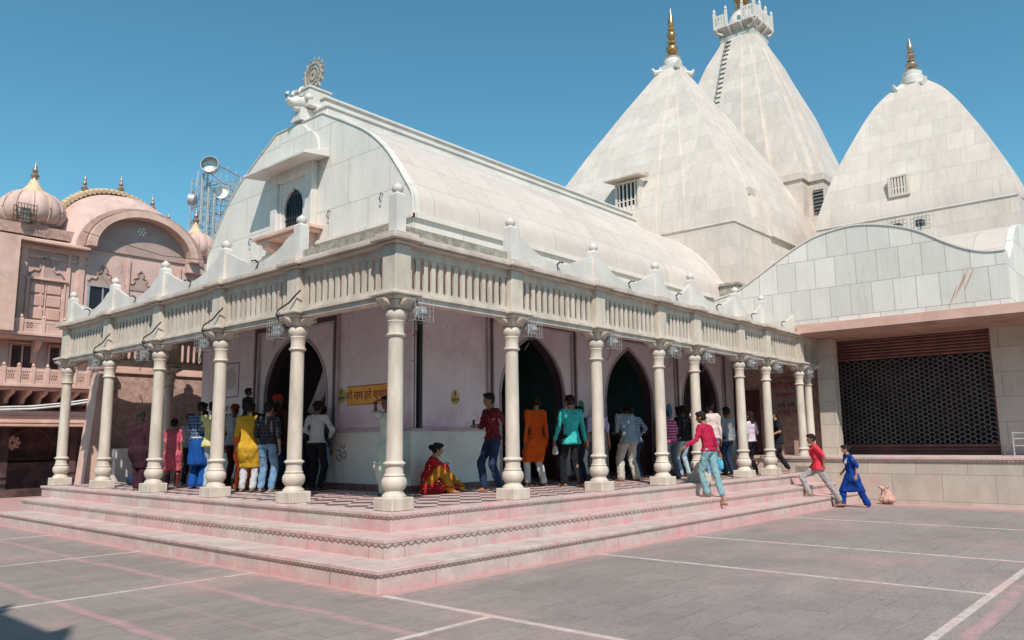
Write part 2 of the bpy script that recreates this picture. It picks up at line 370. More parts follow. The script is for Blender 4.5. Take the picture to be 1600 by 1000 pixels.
# ================================================================= STEPPED PLATFORM
XE, YE = 13.88, 11.62
plat = thing('stepped_platform', (0, 0, G), 'pink-stained stone platform of three steps under the temple gallery', 'platform')
levels = [(-1.41, -.70, -.46, 10.9), (-.87, -.46, -.235, 11.25), (-.34, -.235, 0.0, 11.75)]
for i, (e, z0, z1, ye) in enumerate(levels):
    nos = .028
    m = MB(); m.box(e+nos, XE, e+nos, ye-nos, z0-(.02 if i else .05), z1-.045)
    m.box(e, XE, e, ye, z1-.045, z1)
    st = m.build('step', M['step'], plat, bevel=.006)
    t = MB(); sp_ = .085 if i != 1 else .12
    hh = .028 if i != 1 else .042
    def tooth(cx, cy, ax):
        a = sp_*.47; zt = z1-.047
        d = nos-.004
        if ax == 'x':
            t.add([(cx-a, e+nos, zt), (cx+a, e+nos, zt), (cx, e+nos, zt-hh), (cx-a, e+nos-d, zt), (cx+a, e+nos-d, zt), (cx, e+nos-d*.5, zt-hh)], [(3, 4, 5), (0, 3, 5, 2), (4, 1, 2, 5), (0, 1, 4, 3)])
        else:
            t.add([(e+nos, cy-a, zt), (e+nos, cy+a, zt), (e+nos, cy, zt-hh), (e+nos-d, cy-a, zt), (e+nos-d, cy+a, zt), (e+nos-d*.5, cy, zt-hh)], [(3, 4, 5), (0, 3, 5, 2), (4, 1, 2, 5), (0, 1, 4, 3)])
    q = e+.06
    while q < XE-.05: tooth(q, 0, 'x'); q += sp_
    q = e+.06
    while q < ye-.05: tooth(0, q, 'y'); q += sp_
    t.build('carved_edge', M['teeth'], st)
m = MB(); m.box(-.02, 15.3, -.02, 11.6, -.02, .004)
m.build('floor', M['checker'], plat)

# ================================================================= HALL
hall = thing('temple_hall', (2.56, 2.57, 0), 'white marble temple hall with barrel roof, colonnaded gallery and arched gable end', 'temple hall')
HX0, HX1, HY0, HY1, YC = 2.56, 15.5, 2.57, 10.23, 6.4
def arch_pts(c, hw, zs, za, z0=0.0, n=16):
    pk = .13 if za > 3.13 else .03        # pointed arch outline from left foot over the apex to right foot
    out = [(c-hw*.98, z0)]
    R_ = hw; H_ = za-zs
    L_ = []
    for i in range(n+1):
        t = i/n
        xx = R_*math.cos(t*PI/2*1.0); zz = H_*(1-pk)*math.sin(t*PI/2)
        zz += H_*pk*(t**5)
        L_.append((c-xx, zs+zz))
    out += L_
    out += [(2*c-p[0], p[1]) for p in L_[-2::-1]]
    out.append((c+hw*.98, z0)); return out
WT = .28
def wall_with_arches(axis, c0, c1, plane, arches, ztop, name, sign):
    pts = [(c0, 0.0)]
    for (c, hw, zs, za) in arches: pts += arch_pts(c, hw, zs, za)
    pts += [(c1, 0.0), (c1, ztop), (c0, ztop)]
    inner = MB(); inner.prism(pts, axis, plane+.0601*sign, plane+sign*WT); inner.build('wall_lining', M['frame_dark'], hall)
    m = MB(); m.prism(pts, axis, plane, plane+sign*.06)
    return m
AR = [(6.02, 1.08, 1.75, 3.16), (9.75, 1.08, 1.75, 3.16), (13.42, 1.08, 1.75, 3.16)]
AL = [(6.25, 1.15, 1.85, 3.12)]
wall_with_arches('y', HX0+WT, HX1, HY0, AR, 3.6, 'w', 1).build('wall', M['mauve'], hall)
wall_with_arches('x', HY0, HY1, HX0, AL, 3.6, 'w', 1).build('wall', M['mauve'], hall)
m = MB(); m.box(HX0+WT, HX1, HY1-WT, HY1, 0, 3.6); m.build('wall', M['mauve'], hall)
# dado, sill line and skirting between the arches
def runs(c0, c1, arches):
    xs = [c0]+[v for (c, hw, _, _) in arches for v in (c-hw-.05, c+hw+.05)]+[c1]
    return [(xs[i], xs[i+1]) for i in range(0, len(xs), 2)]
dd = MB(); sl_ = MB(); sk = MB()
for a, b in runs(HX0-.03, HX1, AR):
    dd.box(a, b, HY0-.03, HY0, .12, 1.08); sl_.box(a, b, HY0-.06, HY0, 1.08, 1.13); sk.box(a, b, HY0-.045, HY0, 0.005, .12)
for a, b in runs(HY0, HY1, AL):
    dd.box(HX0-.03, HX0, a, b, .12, 1.08); sl_.box(HX0-.06, HX0, a, b, 1.08, 1.13); sk.box(HX0-.045, HX0, a, b, 0.005, .12)
each_box(dd, 'dado', M['dado'], hall); each_box(sl_, 'dado_rail', M['frame'], hall); each_box(sk, 'skirting', M['skirt'], hall)
# arch frames: rectangular plum band with raised mouldings, and a pale rim on the arch
def frame_set(axis, plane, arches):
    for (c, hw, zs, za) in arches:
        def B(m, a, b, z0, z1, t):
            if axis == 'y': m.box(a, b, plane-t, plane, z0, z1)
            else: m.box(plane-t, plane, a, b, z0, z1)
        m = MB(); w_ = hw+.36
        B(m, c-w_, c-w_+.10, 1.14, 3.42, .05); B(m, c+w_-.10, c+w_, 1.14, 3.42, .05); B(m, c-w_+.10, c+w_-.10, 3.32, 3.42, .05)
        fr = m.build('arch_frame', M['frame_dark'], hall)
        m = MB(); w2 = w_+.05
        B(m, c-w2, c-w2+.05, 1.14, 3.47, .07); B(m, c+w2-.05, c+w2, 1.14, 3.47, .07); B(m, c-w2+.05, c+w2-.05, 3.42, 3.47, .07)
        w3 = w_-.10
        B(m, c-w3, c-w3+.035, 1.14, 3.285, .065); B(m, c+w3-.035, c+w3, 1.14, 3.285, .065); B(m, c-w3, c+w3, 3.285, 3.32, .065)
        m.build('moulding', M['frame'], fr)
        pts = arch_pts(c, hw, zs, za); m = MB()
        q = [(plane-.02, ) for _ in pts]
        P = [(p[0], plane-.012, p[1]) if axis == 'y' else (plane-.012, p[0], p[1]) for p in pts]
        m.tube(P, .026, 6); m.build('arch_rim', M['frame'], hall)
frame_set('y', HY0, AR); frame_set('x', HX0, AL)
# inside: ceiling, back partition with its own arch, dark stands
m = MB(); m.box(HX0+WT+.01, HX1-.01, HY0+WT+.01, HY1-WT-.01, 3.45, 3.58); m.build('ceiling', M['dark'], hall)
pts = [(HX0+WT, 0)]
for c in (7.2, 10.9): pts += arch_pts(c, .95, 1.6, 2.8)
pts += [(HX1-.02, 0), (HX1-.02, 3.44), (HX0+WT, 3.44)]
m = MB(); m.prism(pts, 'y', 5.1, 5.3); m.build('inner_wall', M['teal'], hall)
m = MB()
for c in (4.9, 8.6, 12.2): m.box(c-.5, c+.6, 3.9, 4.4, .005, .95)
m.box(3.9, 4.4, 5.5, 7.1, .005, .9)
each_box(m, 'counter', M['doorred'], hall)
# gallery roof slab
m = MB(); m.box(-.10, HX1, -.10, HY0-.001, 3.56, 3.70); m.box(-.10, HX0-.001, HY0, 11.67, 3.56, 3.70); m.box(HX0, 12, HY1+.001, 11.67, 3.56, 3.70)
m.build('gallery_roof', M['cream_pink'], hall)
# upper wall below the vault
m = MB(); m.box(HX0, HX1, HY0, HY1, 3.701, 5.02); m.build('upper_wall', M['slab_gable'], hall)
m = MB(); m.box(HX0-.05, HX1, HY0-.06, HY0-.001, 5.02, 5.12); m.build('ledge', M['slab_gable'], hall)
# vault and gable profile
half = [(3.83, 5.12), (3.79, 5.50), (3.60, 5.80), (3.33, 6.18), (2.97, 6.62), (2.47, 7.05), (1.85, 7.42), (.88, 7.93)]
hc = smooth_curve(half, 4)
prof = [(YC-a, z) for a, z in hc]+[(YC+a, z) for a, z in hc[::-1]]
arc = [0]
for i in range(1, len(prof)): arc.append(arc[-1]+math.dist(prof[i], prof[i-1]))
m = MB(); m.loft([[(x, y, z) for y, z in prof] for x in (HX0+.12, HX1+.05)], cap=False, closed=False)
def uvv(co, f):
    best = min(range(len(prof)), key=lambda i: (prof[i][0]-co.y)**2+(prof[i][1]-co.z)**2)
    return (co.x, arc[best])
m.build('vault_roof', M['slab_vault'], hall, smooth=20, uvf=uvv)
m = MB(); m.prism([(YC-3.83, 5.021)]+prof+[(YC+3.83, 5.021)], 'x', HX0-.0, HX0+.119)
gab = m.build('gable', M['slab_gable'], hall)
rim = MB()
ring = [(y, z) for y, z in prof]
rr = []
for i, (y, z) in enumerate(ring):
    a = ring[max(i-1, 0)]; b = ring[min(i+1, len(ring)-1)]
    t = Vector((b[0]-a[0], b[1]-a[1])).normalized(); n_ = Vector((-t.y, t.x))
    rr.append(((y, z), (y+n_.x*.016, z+n_.y*.016)))
rim.loft([[(x_, p[k][0], p[k][1]) for x_, k in ((HX0-.025, 0), (HX0-.025, 1), (HX0+.16, 1), (HX0+.16, 0))] for p in rr])
rim.build('gable_coping', M['slab_gable'], hall)
m = MB(); m.box(HX0-.06, HX0-.001, HY0-.06, HY1, 5.02, 5.09); m.build('ledge', M['slab_gable'], hall)
m = MB(); m.box(14.9, 15.49, 2.0, 2.56, 5.12, 5.45); m.box(15.0, 15.49, 2.1, 2.56, 3.87, 5.12); m.box(14.85, 15.49, 1.95, 2.56, 5.45, 5.52); m.build('corner_block', M['rough'], hall)
# stepped ridge
m = MB(); m.box(HX0+.10, HX1+.2, YC-.86, YC+.86, 7.80, 7.99)
m.box(HX0+.22, HX1+.2, YC-.70, YC+.70, 7.99, 8.09); m.box(HX0+.30, HX1+.2, YC-.62, YC+.62, 8.09, 8.26)
m.box(HX0+.26, HX1+.2, YC-.66, YC+.66, 8.26, 8.33); m.box(HX0+.36, HX1+.2, YC-.45, YC+.45, 8.33, 8.52)
m.box(HX0+.32, HX1+.2, YC-.50, YC+.50, 8.52, 8.58); m.box(HX0+.5, HX1+.2, YC-.28, YC+.28, 8.58, 8.70)
m.build('ridge', M['white'], hall, bevel=.012)
m = MB(); m.box(HX0+.06, HX0+.62, YC-.28, YC+.28, 8.33, 8.74); m.box(HX0+.03, HX0+.65, YC-.31, YC+.31, 8.74, 8.79)
m.build('ridge_block', M['white'], hall, bevel=.01)
for k in range(1, 4):
    pass
# gable window
wy0, wy1 = 6.02, 6.80
m = MB(); X = HX0-.001
for a, b, z0, z1, t in ((5.62, 5.86, 5.40, 6.86, .16), (6.96, 7.20, 5.40, 6.86, .16), (5.86, 6.96, 6.62, 6.86, .16)): m.box(X-t, X, a, b, z0, z1)
for a, b, z0, z1, t in ((5.861, 5.97, 5.40, 6.619, .10), (6.85, 6.959, 5.40, 6.619, .10)): m.box(X-t, X, a, b, z0, z1)
wf = m.build('gable_window', M['white'], hall, bevel=.012)
c_ = 6.41
cusp = [(c_-.36, 5.42), (c_-.36, 6.0)]
for a, r_ in ((PI, .36), (PI*.9, .34), (PI*.83, .35), (PI*.74, .33), (PI*.66, .35), (PI*.58, .34), (PI*.5, .42)):
    cusp.append((c_+math.cos(a)*r_, 6.05+math.sin(a)*r_))
cusp += [(2*c_-p[0], p[1]) for p in cusp[-2::-1]]
m = MB(); m.prism([(5.971, 5.42)]+cusp+[(6.849, 5.42), (6.849, 6.619), (5.971, 6.619)], 'x', X-.075, X); m.build('cusped_arch', M['white'], wf)
m = MB(); m.prism([(p[0], p[1]) for p in cusp], 'x', X-.02, X-.004); m.build('pane', M['glassy'], wf)
m = MB()
for k in range(7): m.box(X-.045, X-.03, c_-.31+k*.1, c_-.295+k*.1, 5.42, 6.05+.25*math.cos((k-3)/3.4*1.3))
m.box(X-.047, X-.028, c_-.36, c_+.36, 5.75, 5.765)
m.build('bars', M['black'], wf)
m = MB(); m.prism([(X, 7.06), (X-.62, 6.86), (X-.62, 6.80), (X-.02, 6.87), (X, 6.87)], 'y', 5.22, 7.62)
m.build('hood', M['white'], wf, bevel=.008)
m = MB(); m.box(X-.45, X, 5.38, 7.42, 5.32, 5.40); m.box(X-.38, X, 5.45, 7.35, 5.26, 5.32); m.build('sill', M['pink_light'], wf, bevel=.01)
for yy in (5.62, 6.9):
    m = MB(); m.prism([(X, 4.86), (X-.10, 4.92), (X-.16, 5.06), (X-.34, 5.14), (X-.36, 5.26), (X, 5.26)], 'y', yy, yy+.26); m.build('bracket', M['pink_light'], wf, bevel=.01)
op = [(c_-.85, 7.08), (c_-.80, 7.38), (c_-.62, 7.58), (c_-.45, 7.66), (c_-.25, 7.84), (c_, 7.90)]
op = smooth_curve(op, 4); op += [(2*c_-p[0], p[1]) for p in op[-2::-1]]
m = MB(); m.prism(op, 'x', X-.05, X); m.build('relief_panel', M['slab_gable'], wf, bevel=.01)
for yy, zz in ((5.15, 5.55), (3.45, 5.55), (8.2, 5.5)):
    m = MB(); m.tube([(X, yy, zz+.1), (X-.05, yy, zz+.12), (X-.07, yy+.03, zz), (X-.04, yy, zz-.06)], .012, 5); m.build('hook', M['black'], hall)
# carved beast head on the gable
m = MB()
hx = HX0-.02
m.box(hx-.08, hx+.30, YC-.18, YC+.18, 7.98, 8.08); m.box(hx-.02, hx+.34, YC-.12, YC+.12, 8.08, 8.30)
m.tube([(hx+.42, YC, 8.50), (hx+.15, YC, 8.46), (hx-.06, YC, 8.42), (hx-.20, YC, 8.38), (hx-.30, YC, 8.42), (hx-.33, YC, 8.52), (hx-.28, YC, 8.60)], [.14, .16, .15, .10, .065, .045, .02], 12)
m.tube([(hx+.10, YC, 8.34), (hx-.06, YC, 8.28), (hx-.16, YC, 8.27)], [.10, .09, .05], 10)
for s_ in (-1, 1):
    m.lathe([(0.001, -.10), (.09, -.05), (.11, .02), (.06, .09), (.001, .12)], (hx+.12, YC+s_*.20, 8.52), 10)
    m.tube([(hx-.10, YC+s_*.13, 8.60), (hx-.06, YC+s_*.16, 8.70), (hx+.02, YC+s_*.14, 8.78)], [.045, .035, .01], 8)
m.build('beast_head_carving', M['white'], hall, smooth=50)
# radiant wheel emblem above
def wheel():
    m = MB(); cx, cz = HX0+.34, 9.20
    n = 20
    def ringx(r0, r1, t):
        rings = []
        for i in range(33):
            a = 2*PI*i/32; ca, sa = math.cos(a), math.sin(a)
            rings.append([(cx-t, YC+r0*ca, cz+r0*sa), (cx-t, YC+r1*ca, cz+r1*sa), (cx+t, YC+r1*ca, cz+r1*sa), (cx+t, YC+r0*ca, cz+r0*sa)])
        m.loft(rings, cap=False)
    ringx(.28, .33, .03); ringx(.05, .12, .035); ringx(.185, .21, .025)
    for i in range(16):
        a = 2*PI*i/16; ca, sa = math.cos(a), math.sin(a)
        m.tube([(cx, YC+.1*ca, cz+.1*sa), (cx, YC+.3*ca, cz+.3*sa)], .014, 5)
        b = a+.10
        m.tube([(cx, YC+.33*ca, cz+.33*sa), (cx, YC+.40*math.cos(b), cz+.40*math.sin(b)), (cx, YC+.47*math.cos(a+.02), cz+.47*math.sin(a+.02))], [.03, .022, .003], 5)
    m.tube([(cx, YC, 8.78), (cx, YC, 8.95)], .03)
    return m.build('wheel_emblem', M['emblem'], hall, smooth=True)
wheel()
# columns
colprof = [(.001, .17), (.165, .17), (.162, .19), (.138, .215), (.122, .24), (.120, .255), (.140, .275), (.162, .31), (.170, .35), (.165, .39), (.148, .42), (.130, .435), (.134, .442), (.140, .45), (.138, .458), (.126, .466), (.120, .48), (.118, .575), (.132, .588), (.150, .600), (.150, .612), (.132, .626), (.112, .64), (.108, 1.2), (.104, 1.9), (.101, 2.285), (.118, 2.295), (.134, 2.31), (.134, 2.322), (.112, 2.335), (.106, 2.40), (.112, 2.47), (.128, 2.50), (.116, 2.512), (.128, 2.53), (.150, 2.565), (.155, 2.60), (.148, 2.635), (.125, 2.665), (.110, 2.675), (.001, 2.675)]
CX = [0, 2.376, 4.678, 6.836, 8.301, 10.468, 11.947, 14.09]
CY = [2.315, 4.63, 6.944, 9.259, 11.574]
m = MB(); m.lathe(colprof, (0, 0, 0), 28)
col0 = m.build('column', M['cream'], hall, smooth=35, off=Vector((0, 0, 0)))
m = MB(); m.box(-.19, .19, -.19, .19, .0, .17)
pl0 = m.build('plinth', M['cream'], col0, bevel=.012, off=Vector((0, 0, 0)))
m = MB(); 
m.loft([[(sx*h, sy*h, z) for sx, sy in ((-1, -1), (1, -1), (1, 1), (-1, 1))] for h, z in ((.12, 2.672), (.14, 2.69), (.165, 2.76), (.165, 2.79))])
for sx, sy in ((1, 0), (-1, 0), (0, 1), (0, -1)):      # scrolled corbels
    pr_ = [(.16, 2.79), (.30, 2.79), (.28, 2.755), (.22, 2.735), (.17, 2.70)]
    if sx: m.prism([(p[0]*sx, p[1]) for p in pr_], 'y', -.075, .075)
    else: m.prism([(p[0]*sy, p[1]) for p in pr_], 'x', -.075, .075)
cp0 = m.build('capital', M['cream'], col0, bevel=.006, off=Vector((0, 0, 0)))
hl = Vector(hall.location)
spots = [(x, 0) for x in CX]+[(0, y) for y in CY]+[(2.40, 11.574), (4.7, 11.574), (7.0, 11.574), (14.62, -.02)]
for i, (x, y) in enumerate(spots):
    c = col0 if i == 0 else copy_tree(col0, hall)
    c.location = Vector((x, y, 0))-hl; c.parent = hall
# gallery beam + balustrade (panel between posts) along three sides
def bay(p, q, ax, fixed, wavy=True, outward=-1):
    """p..q along axis ax at line `fixed`; outward gives the side that faces out"""
    def B(m, a, b, d0, d1, z0, z1):
        lo, hi = sorted((fixed+outward*d0, fixed+outward*d1))
        if ax == 'x': m.box(a, b, lo, hi, z0, z1)
        else: m.box(lo, hi, a, b, z0, z1)
    a, b = p+.14, q-.14
    m = MB(); B(m, a, b, -.10, .09, 2.79, 2.92); B(m, a, b, -.05, .13, 2.865, 2.90); B(m, a, b, -.05, .05, 2.92, 2.96); B(m, a, b, -.05, .05, 3.44, 3.56)
    n_ = max(4, round((b-a)/.155)); st = (b-a)/n_
    for i in range(n_):
        c0 = a+st*(i+.5)
        hw = st*.255
        B(m, c0-hw, c0+hw, -.004, .03, 2.96, 3.44)
        for sgn in (-1, 1):           # rounded slot ends
            for z0, z1, g in ((2.96, 2.985, .17), (3.415, 3.44, .17), (2.985, 3.0, .10), (3.40, 3.415, .10)):
                e0 = c0+sgn*hw; e1 = c0+sgn*(hw+st*g)
                B(m, min(e0, e1), max(e0, e1), -.002, .028, z0, z1)
    m.build('balustrade', M['cream'], hall)
    m = MB(); B(m, a-.02, b+.02, -.10, .16, 3.562, 3.60); B(m, a-.02, b+.02, -.10, .21, 3.60, 3.66); B(m, a-.02, b+.02, -.10, .17, 3.66, 3.70)
    m.build('cornice', M['cream_pink'], hall, bevel=.008)
    if wavy:
        L_ = q-p
        top = smooth_curve([(p+.07, 4.20), (p+.07+.10*L_, 4.14), (p+.24*L_, 4.00), (p+.40*L_, 3.895), (p+.52*L_, 3.88), (p+.64*L_, 3.92), (p+.80*L_, 4.06), (p+.90*L_, 4.16), (q-.07, 4.21)], 5)
        lo, hi = sorted((fixed+outward*-.02, fixed+outward*.045))
        m = MB(); m.prism([(p+.07, 3.702)]+top+[(q-.07, 3.702)], 'y' if ax == 'x' else 'x', lo, hi)
        par = m.build('parapet_panel', M['white'], hall, smooth=30)
        m = MB()
        mid = p+.5*L_; f_ = fixed+outward*.045; g_ = fixed+outward*.17
        if ax == 'x': m.tube([(mid, f_, 3.86), (mid, f_+(g_-f_)*.5, 3.90), (mid+.02, g_, 3.88)], .014, 6); m.tube([(mid, f_, 3.86), (mid, f_+(g_-f_)*.25, 3.76)], .008, 5)
        else: m.tube([(f_, mid, 3.86), (f_+(g_-f_)*.5, mid, 3.90), (g_, mid+.02, 3.88)], .014, 6); m.tube([(f_, mid, 3.86), (f_+(g_-f_)*.25, mid, 3.76)], .008, 5)
        m.build('lamp_arm', M['black'], par)
    else:
        m = MB(); B(m, a, b, -.04, .05, 3.70, 3.86); m.build('unfinished_edge', M['rough'], hall)
def post(x, y, finial=True):
    m = MB(); m.box(x-.14, x+.14, y-.14, y+.14, 2.90, 3.56)
    m.box(x-.20, x+.20, y-.20, y+.20, 2.79, 2.845); m.box(x-.26, x+.26, y-.26, y+.26, 2.845, 2.885); m.box(x-.22, x+.22, y-.22, y+.22, 2.885, 2.90)
    pm = m.build('post', M['cream'], hall, bevel=.008)
    m = MB(); m.box(x-.20, x+.20, y-.20, y+.20, 3.561, 3.60); m.box(x-.27, x+.27, y-.27, y+.27, 3.60, 3.665); m.box(x-.22, x+.22, y-.22, y+.22, 3.665, 3.72)
    m.build('post_cap', M['cream_pink'], pm, bevel=.01)
    if finial:
        m = MB(); m.box(x-.085, x+.085, y-.085, y+.085, 3.721, 4.28)
        m.loft([[(x+sx*h, y+sy*h, z) for sx, sy in ((-1, -1), (1, -1), (1, 1), (-1, 1))] for h, z in ((.085, 4.28), (.05, 4.32))])
        m.lathe([(.001, 4.30), (.05, 4.31), (.074, 4.34), (.086, 4.375), (.077, 4.41), (.045, 4.435), (.016, 4.455), (.001, 4.475)], (x, y, 0), 14)
        m.build('finial_post', M['white'], pm, smooth=35)
for x in CX: post(x, 0)
for y in CY: post(0, y)
for x in (2.40, 4.7, 7.0): post(x, 11.574)
post(15.2, 0)
for i in range(len(CX)-1): bay(CX[i], CX[i+1], 'x', 0, wavy=(i != 0))
bay(14.09, 15.2, 'x', 0)
ys = [0]+CY
for i in range(len(ys)-1): bay(ys[i], ys[i+1], 'y', 0, wavy=(i != 0))
for a, b in ((0, 2.40), (2.40, 4.7), (4.7, 7.0)): bay(a, b, 'x', 11.574, outward=1)
# downpipe by the corner
m = MB(); m.tube([(2.72, HY0-.05, 3.5), (2.72, HY0-.05, 1.14)], .045, 8)
m.build('downpipe', M['pipe'], hall)
m = MB(); m.tube([(2.80, HY0-.02, 3.5), (2.80, HY0-.02, 1.14)], .014, 6); m.tube([(2.64, HY0-.02, 3.5), (2.64, HY0-.02, 1.14)], .014, 6)
m.build('conduit', M['whitep'], hall)

# ---- lettering
def text_mesh(txt, size, mt, loc, rot, parent, name='lettering', off=(0, 0)):
    cu = bpy.data.curves.new('t', 'FONT'); cu.body = txt; cu.size = size; cu.align_x = 'CENTER'; cu.align_y = 'CENTER'; cu.extrude = .001; cu.resolution_u = 3; cu.offset = .002
    ob = bpy.data.objects.new('t', cu); C.objects.link(ob)
    dg = bpy.context.evaluated_depsgraph_get(); me = bpy.data.meshes.new_from_object(ob.evaluated_get(dg)); bpy.data.objects.remove(ob)
    me.transform(Matrix.Translation(Vector(loc)-parent_world(parent)) @ rot.to_matrix().to_4x4())
    me.materials.clear(); me.materials.append(mt)
    ob = bpy.data.objects.new(name, me); C.objects.link(ob); ob.parent = parent; return ob
from mathutils import Euler
RY = Euler((PI/2, 0, 0)); RX = Euler((PI/2, 0, -PI/2))
def oval(axis, plane, c, z, ry, rz, mt, rim, label, txt=('हे', 'कृष्ण'), tm='blacktext'):
    def E(k, n=28): return [(c+ry*k*math.cos(2*PI*i/n), z+rz*k*math.sin(2*PI*i/n)) for i in range(n)]
    loc = (c, plane, z) if axis == 'y' else (plane, c, z)
    t_ = thing('wall_sign', loc, label, 'sign', 'oval signs on the hall wall')
    m = MB(); m.prism(E(1), axis, plane-.006, plane-.001); m.build('rim', M[rim], t_)
    m = MB(); m.prism(E(.86), axis, plane-.010, plane-.0061); m.build('face', M[mt], t_)
    for k, s_ in enumerate(txt):
        zz = z+rz*(.38 if k == 0 else -.25)
        text_mesh(s_, rz*.62, M[tm], (c, plane-.012, zz) if axis == 'y' else (plane-.012, c, zz), RY if axis == 'y' else RX, t_)
oval('y', HY0, 3.66, 1.71, .125, .17, 'yellowp', 'whitep', 'yellow oval sign with dark lettering on the blank wall behind the seated woman')
oval('x', HX0, 4.62, 1.79, .17, .18, 'yellowp', 'whitep', 'yellow oval sign at the left end of the orange banner')
oval('y', HY0, 7.68, 1.62, .15, .20, 'greenp', 'whitep', 'green oval sign beside the first arch, behind a column', txt=())
oval('y', HY0, 11.62, 1.62, .15, .20, 'bluep', 'frame_dark', 'blue oval sign on the wall between the second and third arches', txt=())
oval('y', HY0, 15.08, 1.62, .15, .20, 'orangep', 'frame_dark', 'orange oval sign on the wall past the third arch', txt=())
bn = thing('wall_banner', (HX0, 3.85, 1.78), 'orange painted banner of red lettering on the mauve wall', 'banner')
m = MB(); m.box(HX0-.006, HX0-.001, 3.15, 4.44, 1.60, 1.97); m.build('panel', M['orangep'], bn)
m = MB(); m.box(HX0-.009, HX0-.0062, 3.15, 4.44, 1.955, 1.97); m.box(HX0-.009, HX0-.0062, 3.15, 4.44, 1.60, 1.612); m.build('border', M['redtext'], bn)
text_mesh('हरे राम हरे कृष्ण', .21, M['redtext'], (HX0-.010, 3.84, 1.78), RX, bn)
nb = thing('notice_board', (HX0, 8.9, 2.2), 'framed notice drawn on the mauve wall left of the arch', 'notice')
m = MB()
for a, b, z0, z1 in ((8.5, 8.52, 1.95, 2.75), (9.28, 9.3, 1.95, 2.75), (8.52, 9.28, 1.95, 1.97), (8.52, 9.28, 2.73, 2.75)): m.box(HX0-.008, HX0-.001, a, b, z0, z1)
m.build('border', M['frame_dark'], nb)
m = MB(); m.prism([(8.9+.25*math.cos(2*PI*i/24), 2.38+.25*math.sin(2*PI*i/24)) for i in range(24)], 'x', HX0-.006, HX0-.001); m.build('medallion', M['frame'], nb)
m = MB(); m.box(HX0-.02, HX0-.001, 8.45, 9.25, 1.45, 1.78); pn = m.build('white_board', M['whitep'], nb)
text_mesh('राधे राधे', .17, M['blacktext'], (HX0-.023, 8.85, 1.68), RX, nb)
text_mesh('जय श्री', .12, M['blacktext'], (HX0-.023, 8.85, 1.54), RX, nb)

text_mesh('ॐ', .42, plain('faint_brown_mark', (.40, .30, .24)), (HX0-.032, 4.55, .62), RX, hall, name='painted_mark')
# ---- curtain swag in the left arch
cu = thing('curtain', (HX0+.1, 5.3, 1.4), 'patterned pale curtain swept to the right side of the left arch', 'curtain')
m = MB(); rows = []
for i in range(13):
    t = i/12
    yb = 5.22+.62*t**1.6; zb = 2.45-1.0*t; wd = .10+.06*math.sin(t*PI)
    rows.append([(HX0+.12+.02*math.sin(k*2.2+t*3), yb-wd+wd*2*k/8, zb+.10*k/8) for k in range(9)])
m.loft(rows, cap=False, closed=False)
cm = plain('patterned_curtain', (.42, .32, .36), (.66, .58, .60), rough=.9, scale=22)
cb = m.build('cloth', cm, cu, smooth=True); cb.modifiers.new('s', 'SOLIDIFY').thickness = .012

# ---- caged lamps on the columns
def cage_lamp():
    t_ = thing('caged_lamp', (0, 0, 0), '-', 'lamp')
    m = MB(); W_, H_ = .17, .15
    for i in range(6):
        a = -W_+2*W_*i/5
        for b in (-.10, .10): m.tube([(a, b, -H_), (a+random.uniform(-.008, .008), b, H_)], .0045, 4)
    for i in range(5):
        z = -H_+2*H_*i/4
        for b in (-.10, .10): m.tube([(-W_, b, z), (W_, b, z+random.uniform(-.006, .006))], .0045, 4)
        for a in (-W_, W_): m.tube([(a, -.10, z), (a, .10, z)], .0045, 4)
    m.build('cage', M['wire'], t_, off=Vector((0, 0, 0)))
    m = MB(); m.box(-.10, .10, -.05, .05, -.09, .06); m.lathe([(.001, -.06), (.08, -.05), (.085, .0), (.001, .02)], (0, -.05, 0), 10)
    lb = m.build('lamp_body', M['steel'], t_, off=Vector((0, 0, 0)), bevel=.01)
    m = MB(); m.tube([(-.17, .10, .1), (-.21, .16, .14)], .01); m.tube([(-.02, .0, .07), (-.04, .03, .18), (-.10, .10, .20)], .01); m.tube([(.0, .03, -.10), (.02, .06, -.24), (-.03, .10, -.34)], .008)
    m.build('cable', M['black'], t_, off=Vector((0, 0, 0)))
    return t_
lamp0 = cage_lamp(); ordn = ['corner', 'second', 'third', 'fourth', 'fifth', 'sixth', 'seventh', 'eighth']
k = 0
for i, x in enumerate(CX):
    c = lamp0 if k == 0 else copy_tree(lamp0); k += 1
    c.location = (x+.28, -.16, 2.66); c.rotation_euler = (0, 0, 0)
    c['label'] = 'wire caged lamp on the corner column capital' if i == 0 else 'wire caged lamp on the %s column of the right colonnade, counted from the corner' % ordn[i]
    c['group'] = 'wire caged lamps on the column capitals'
for i, y in enumerate(CY[:-1]):
    c = copy_tree(lamp0); c.location = (-.16, y+.30, 2.64); c.rotation_euler = (0, 0, PI/2)
    c['label'] = 'wire caged lamp on the %s column of the left colonnade, counted from the corner' % ordn[i+1]
    c['group'] = 'wire caged lamps on the column capitals'
for i, y in enumerate(CY[:-1]):
    m = MB(); m.tube([(-.17, y+.20, 2.78), (-.29, y+.18, 2.84), (-.29, y+.12, 2.92), (-.20, y-.02, 3.02), (-.18, y-.16, 3.12), (-.14, y-.24, 3.20)], .013, 6)
    tag(m.build('cable', M['black'], off=Vector((-.17, y, 2.8))), 'black cable climbing the balustrade post over the %s column of the left colonnade' % ordn[i+1], 'cable', 'cables climbing the left balustrade posts')

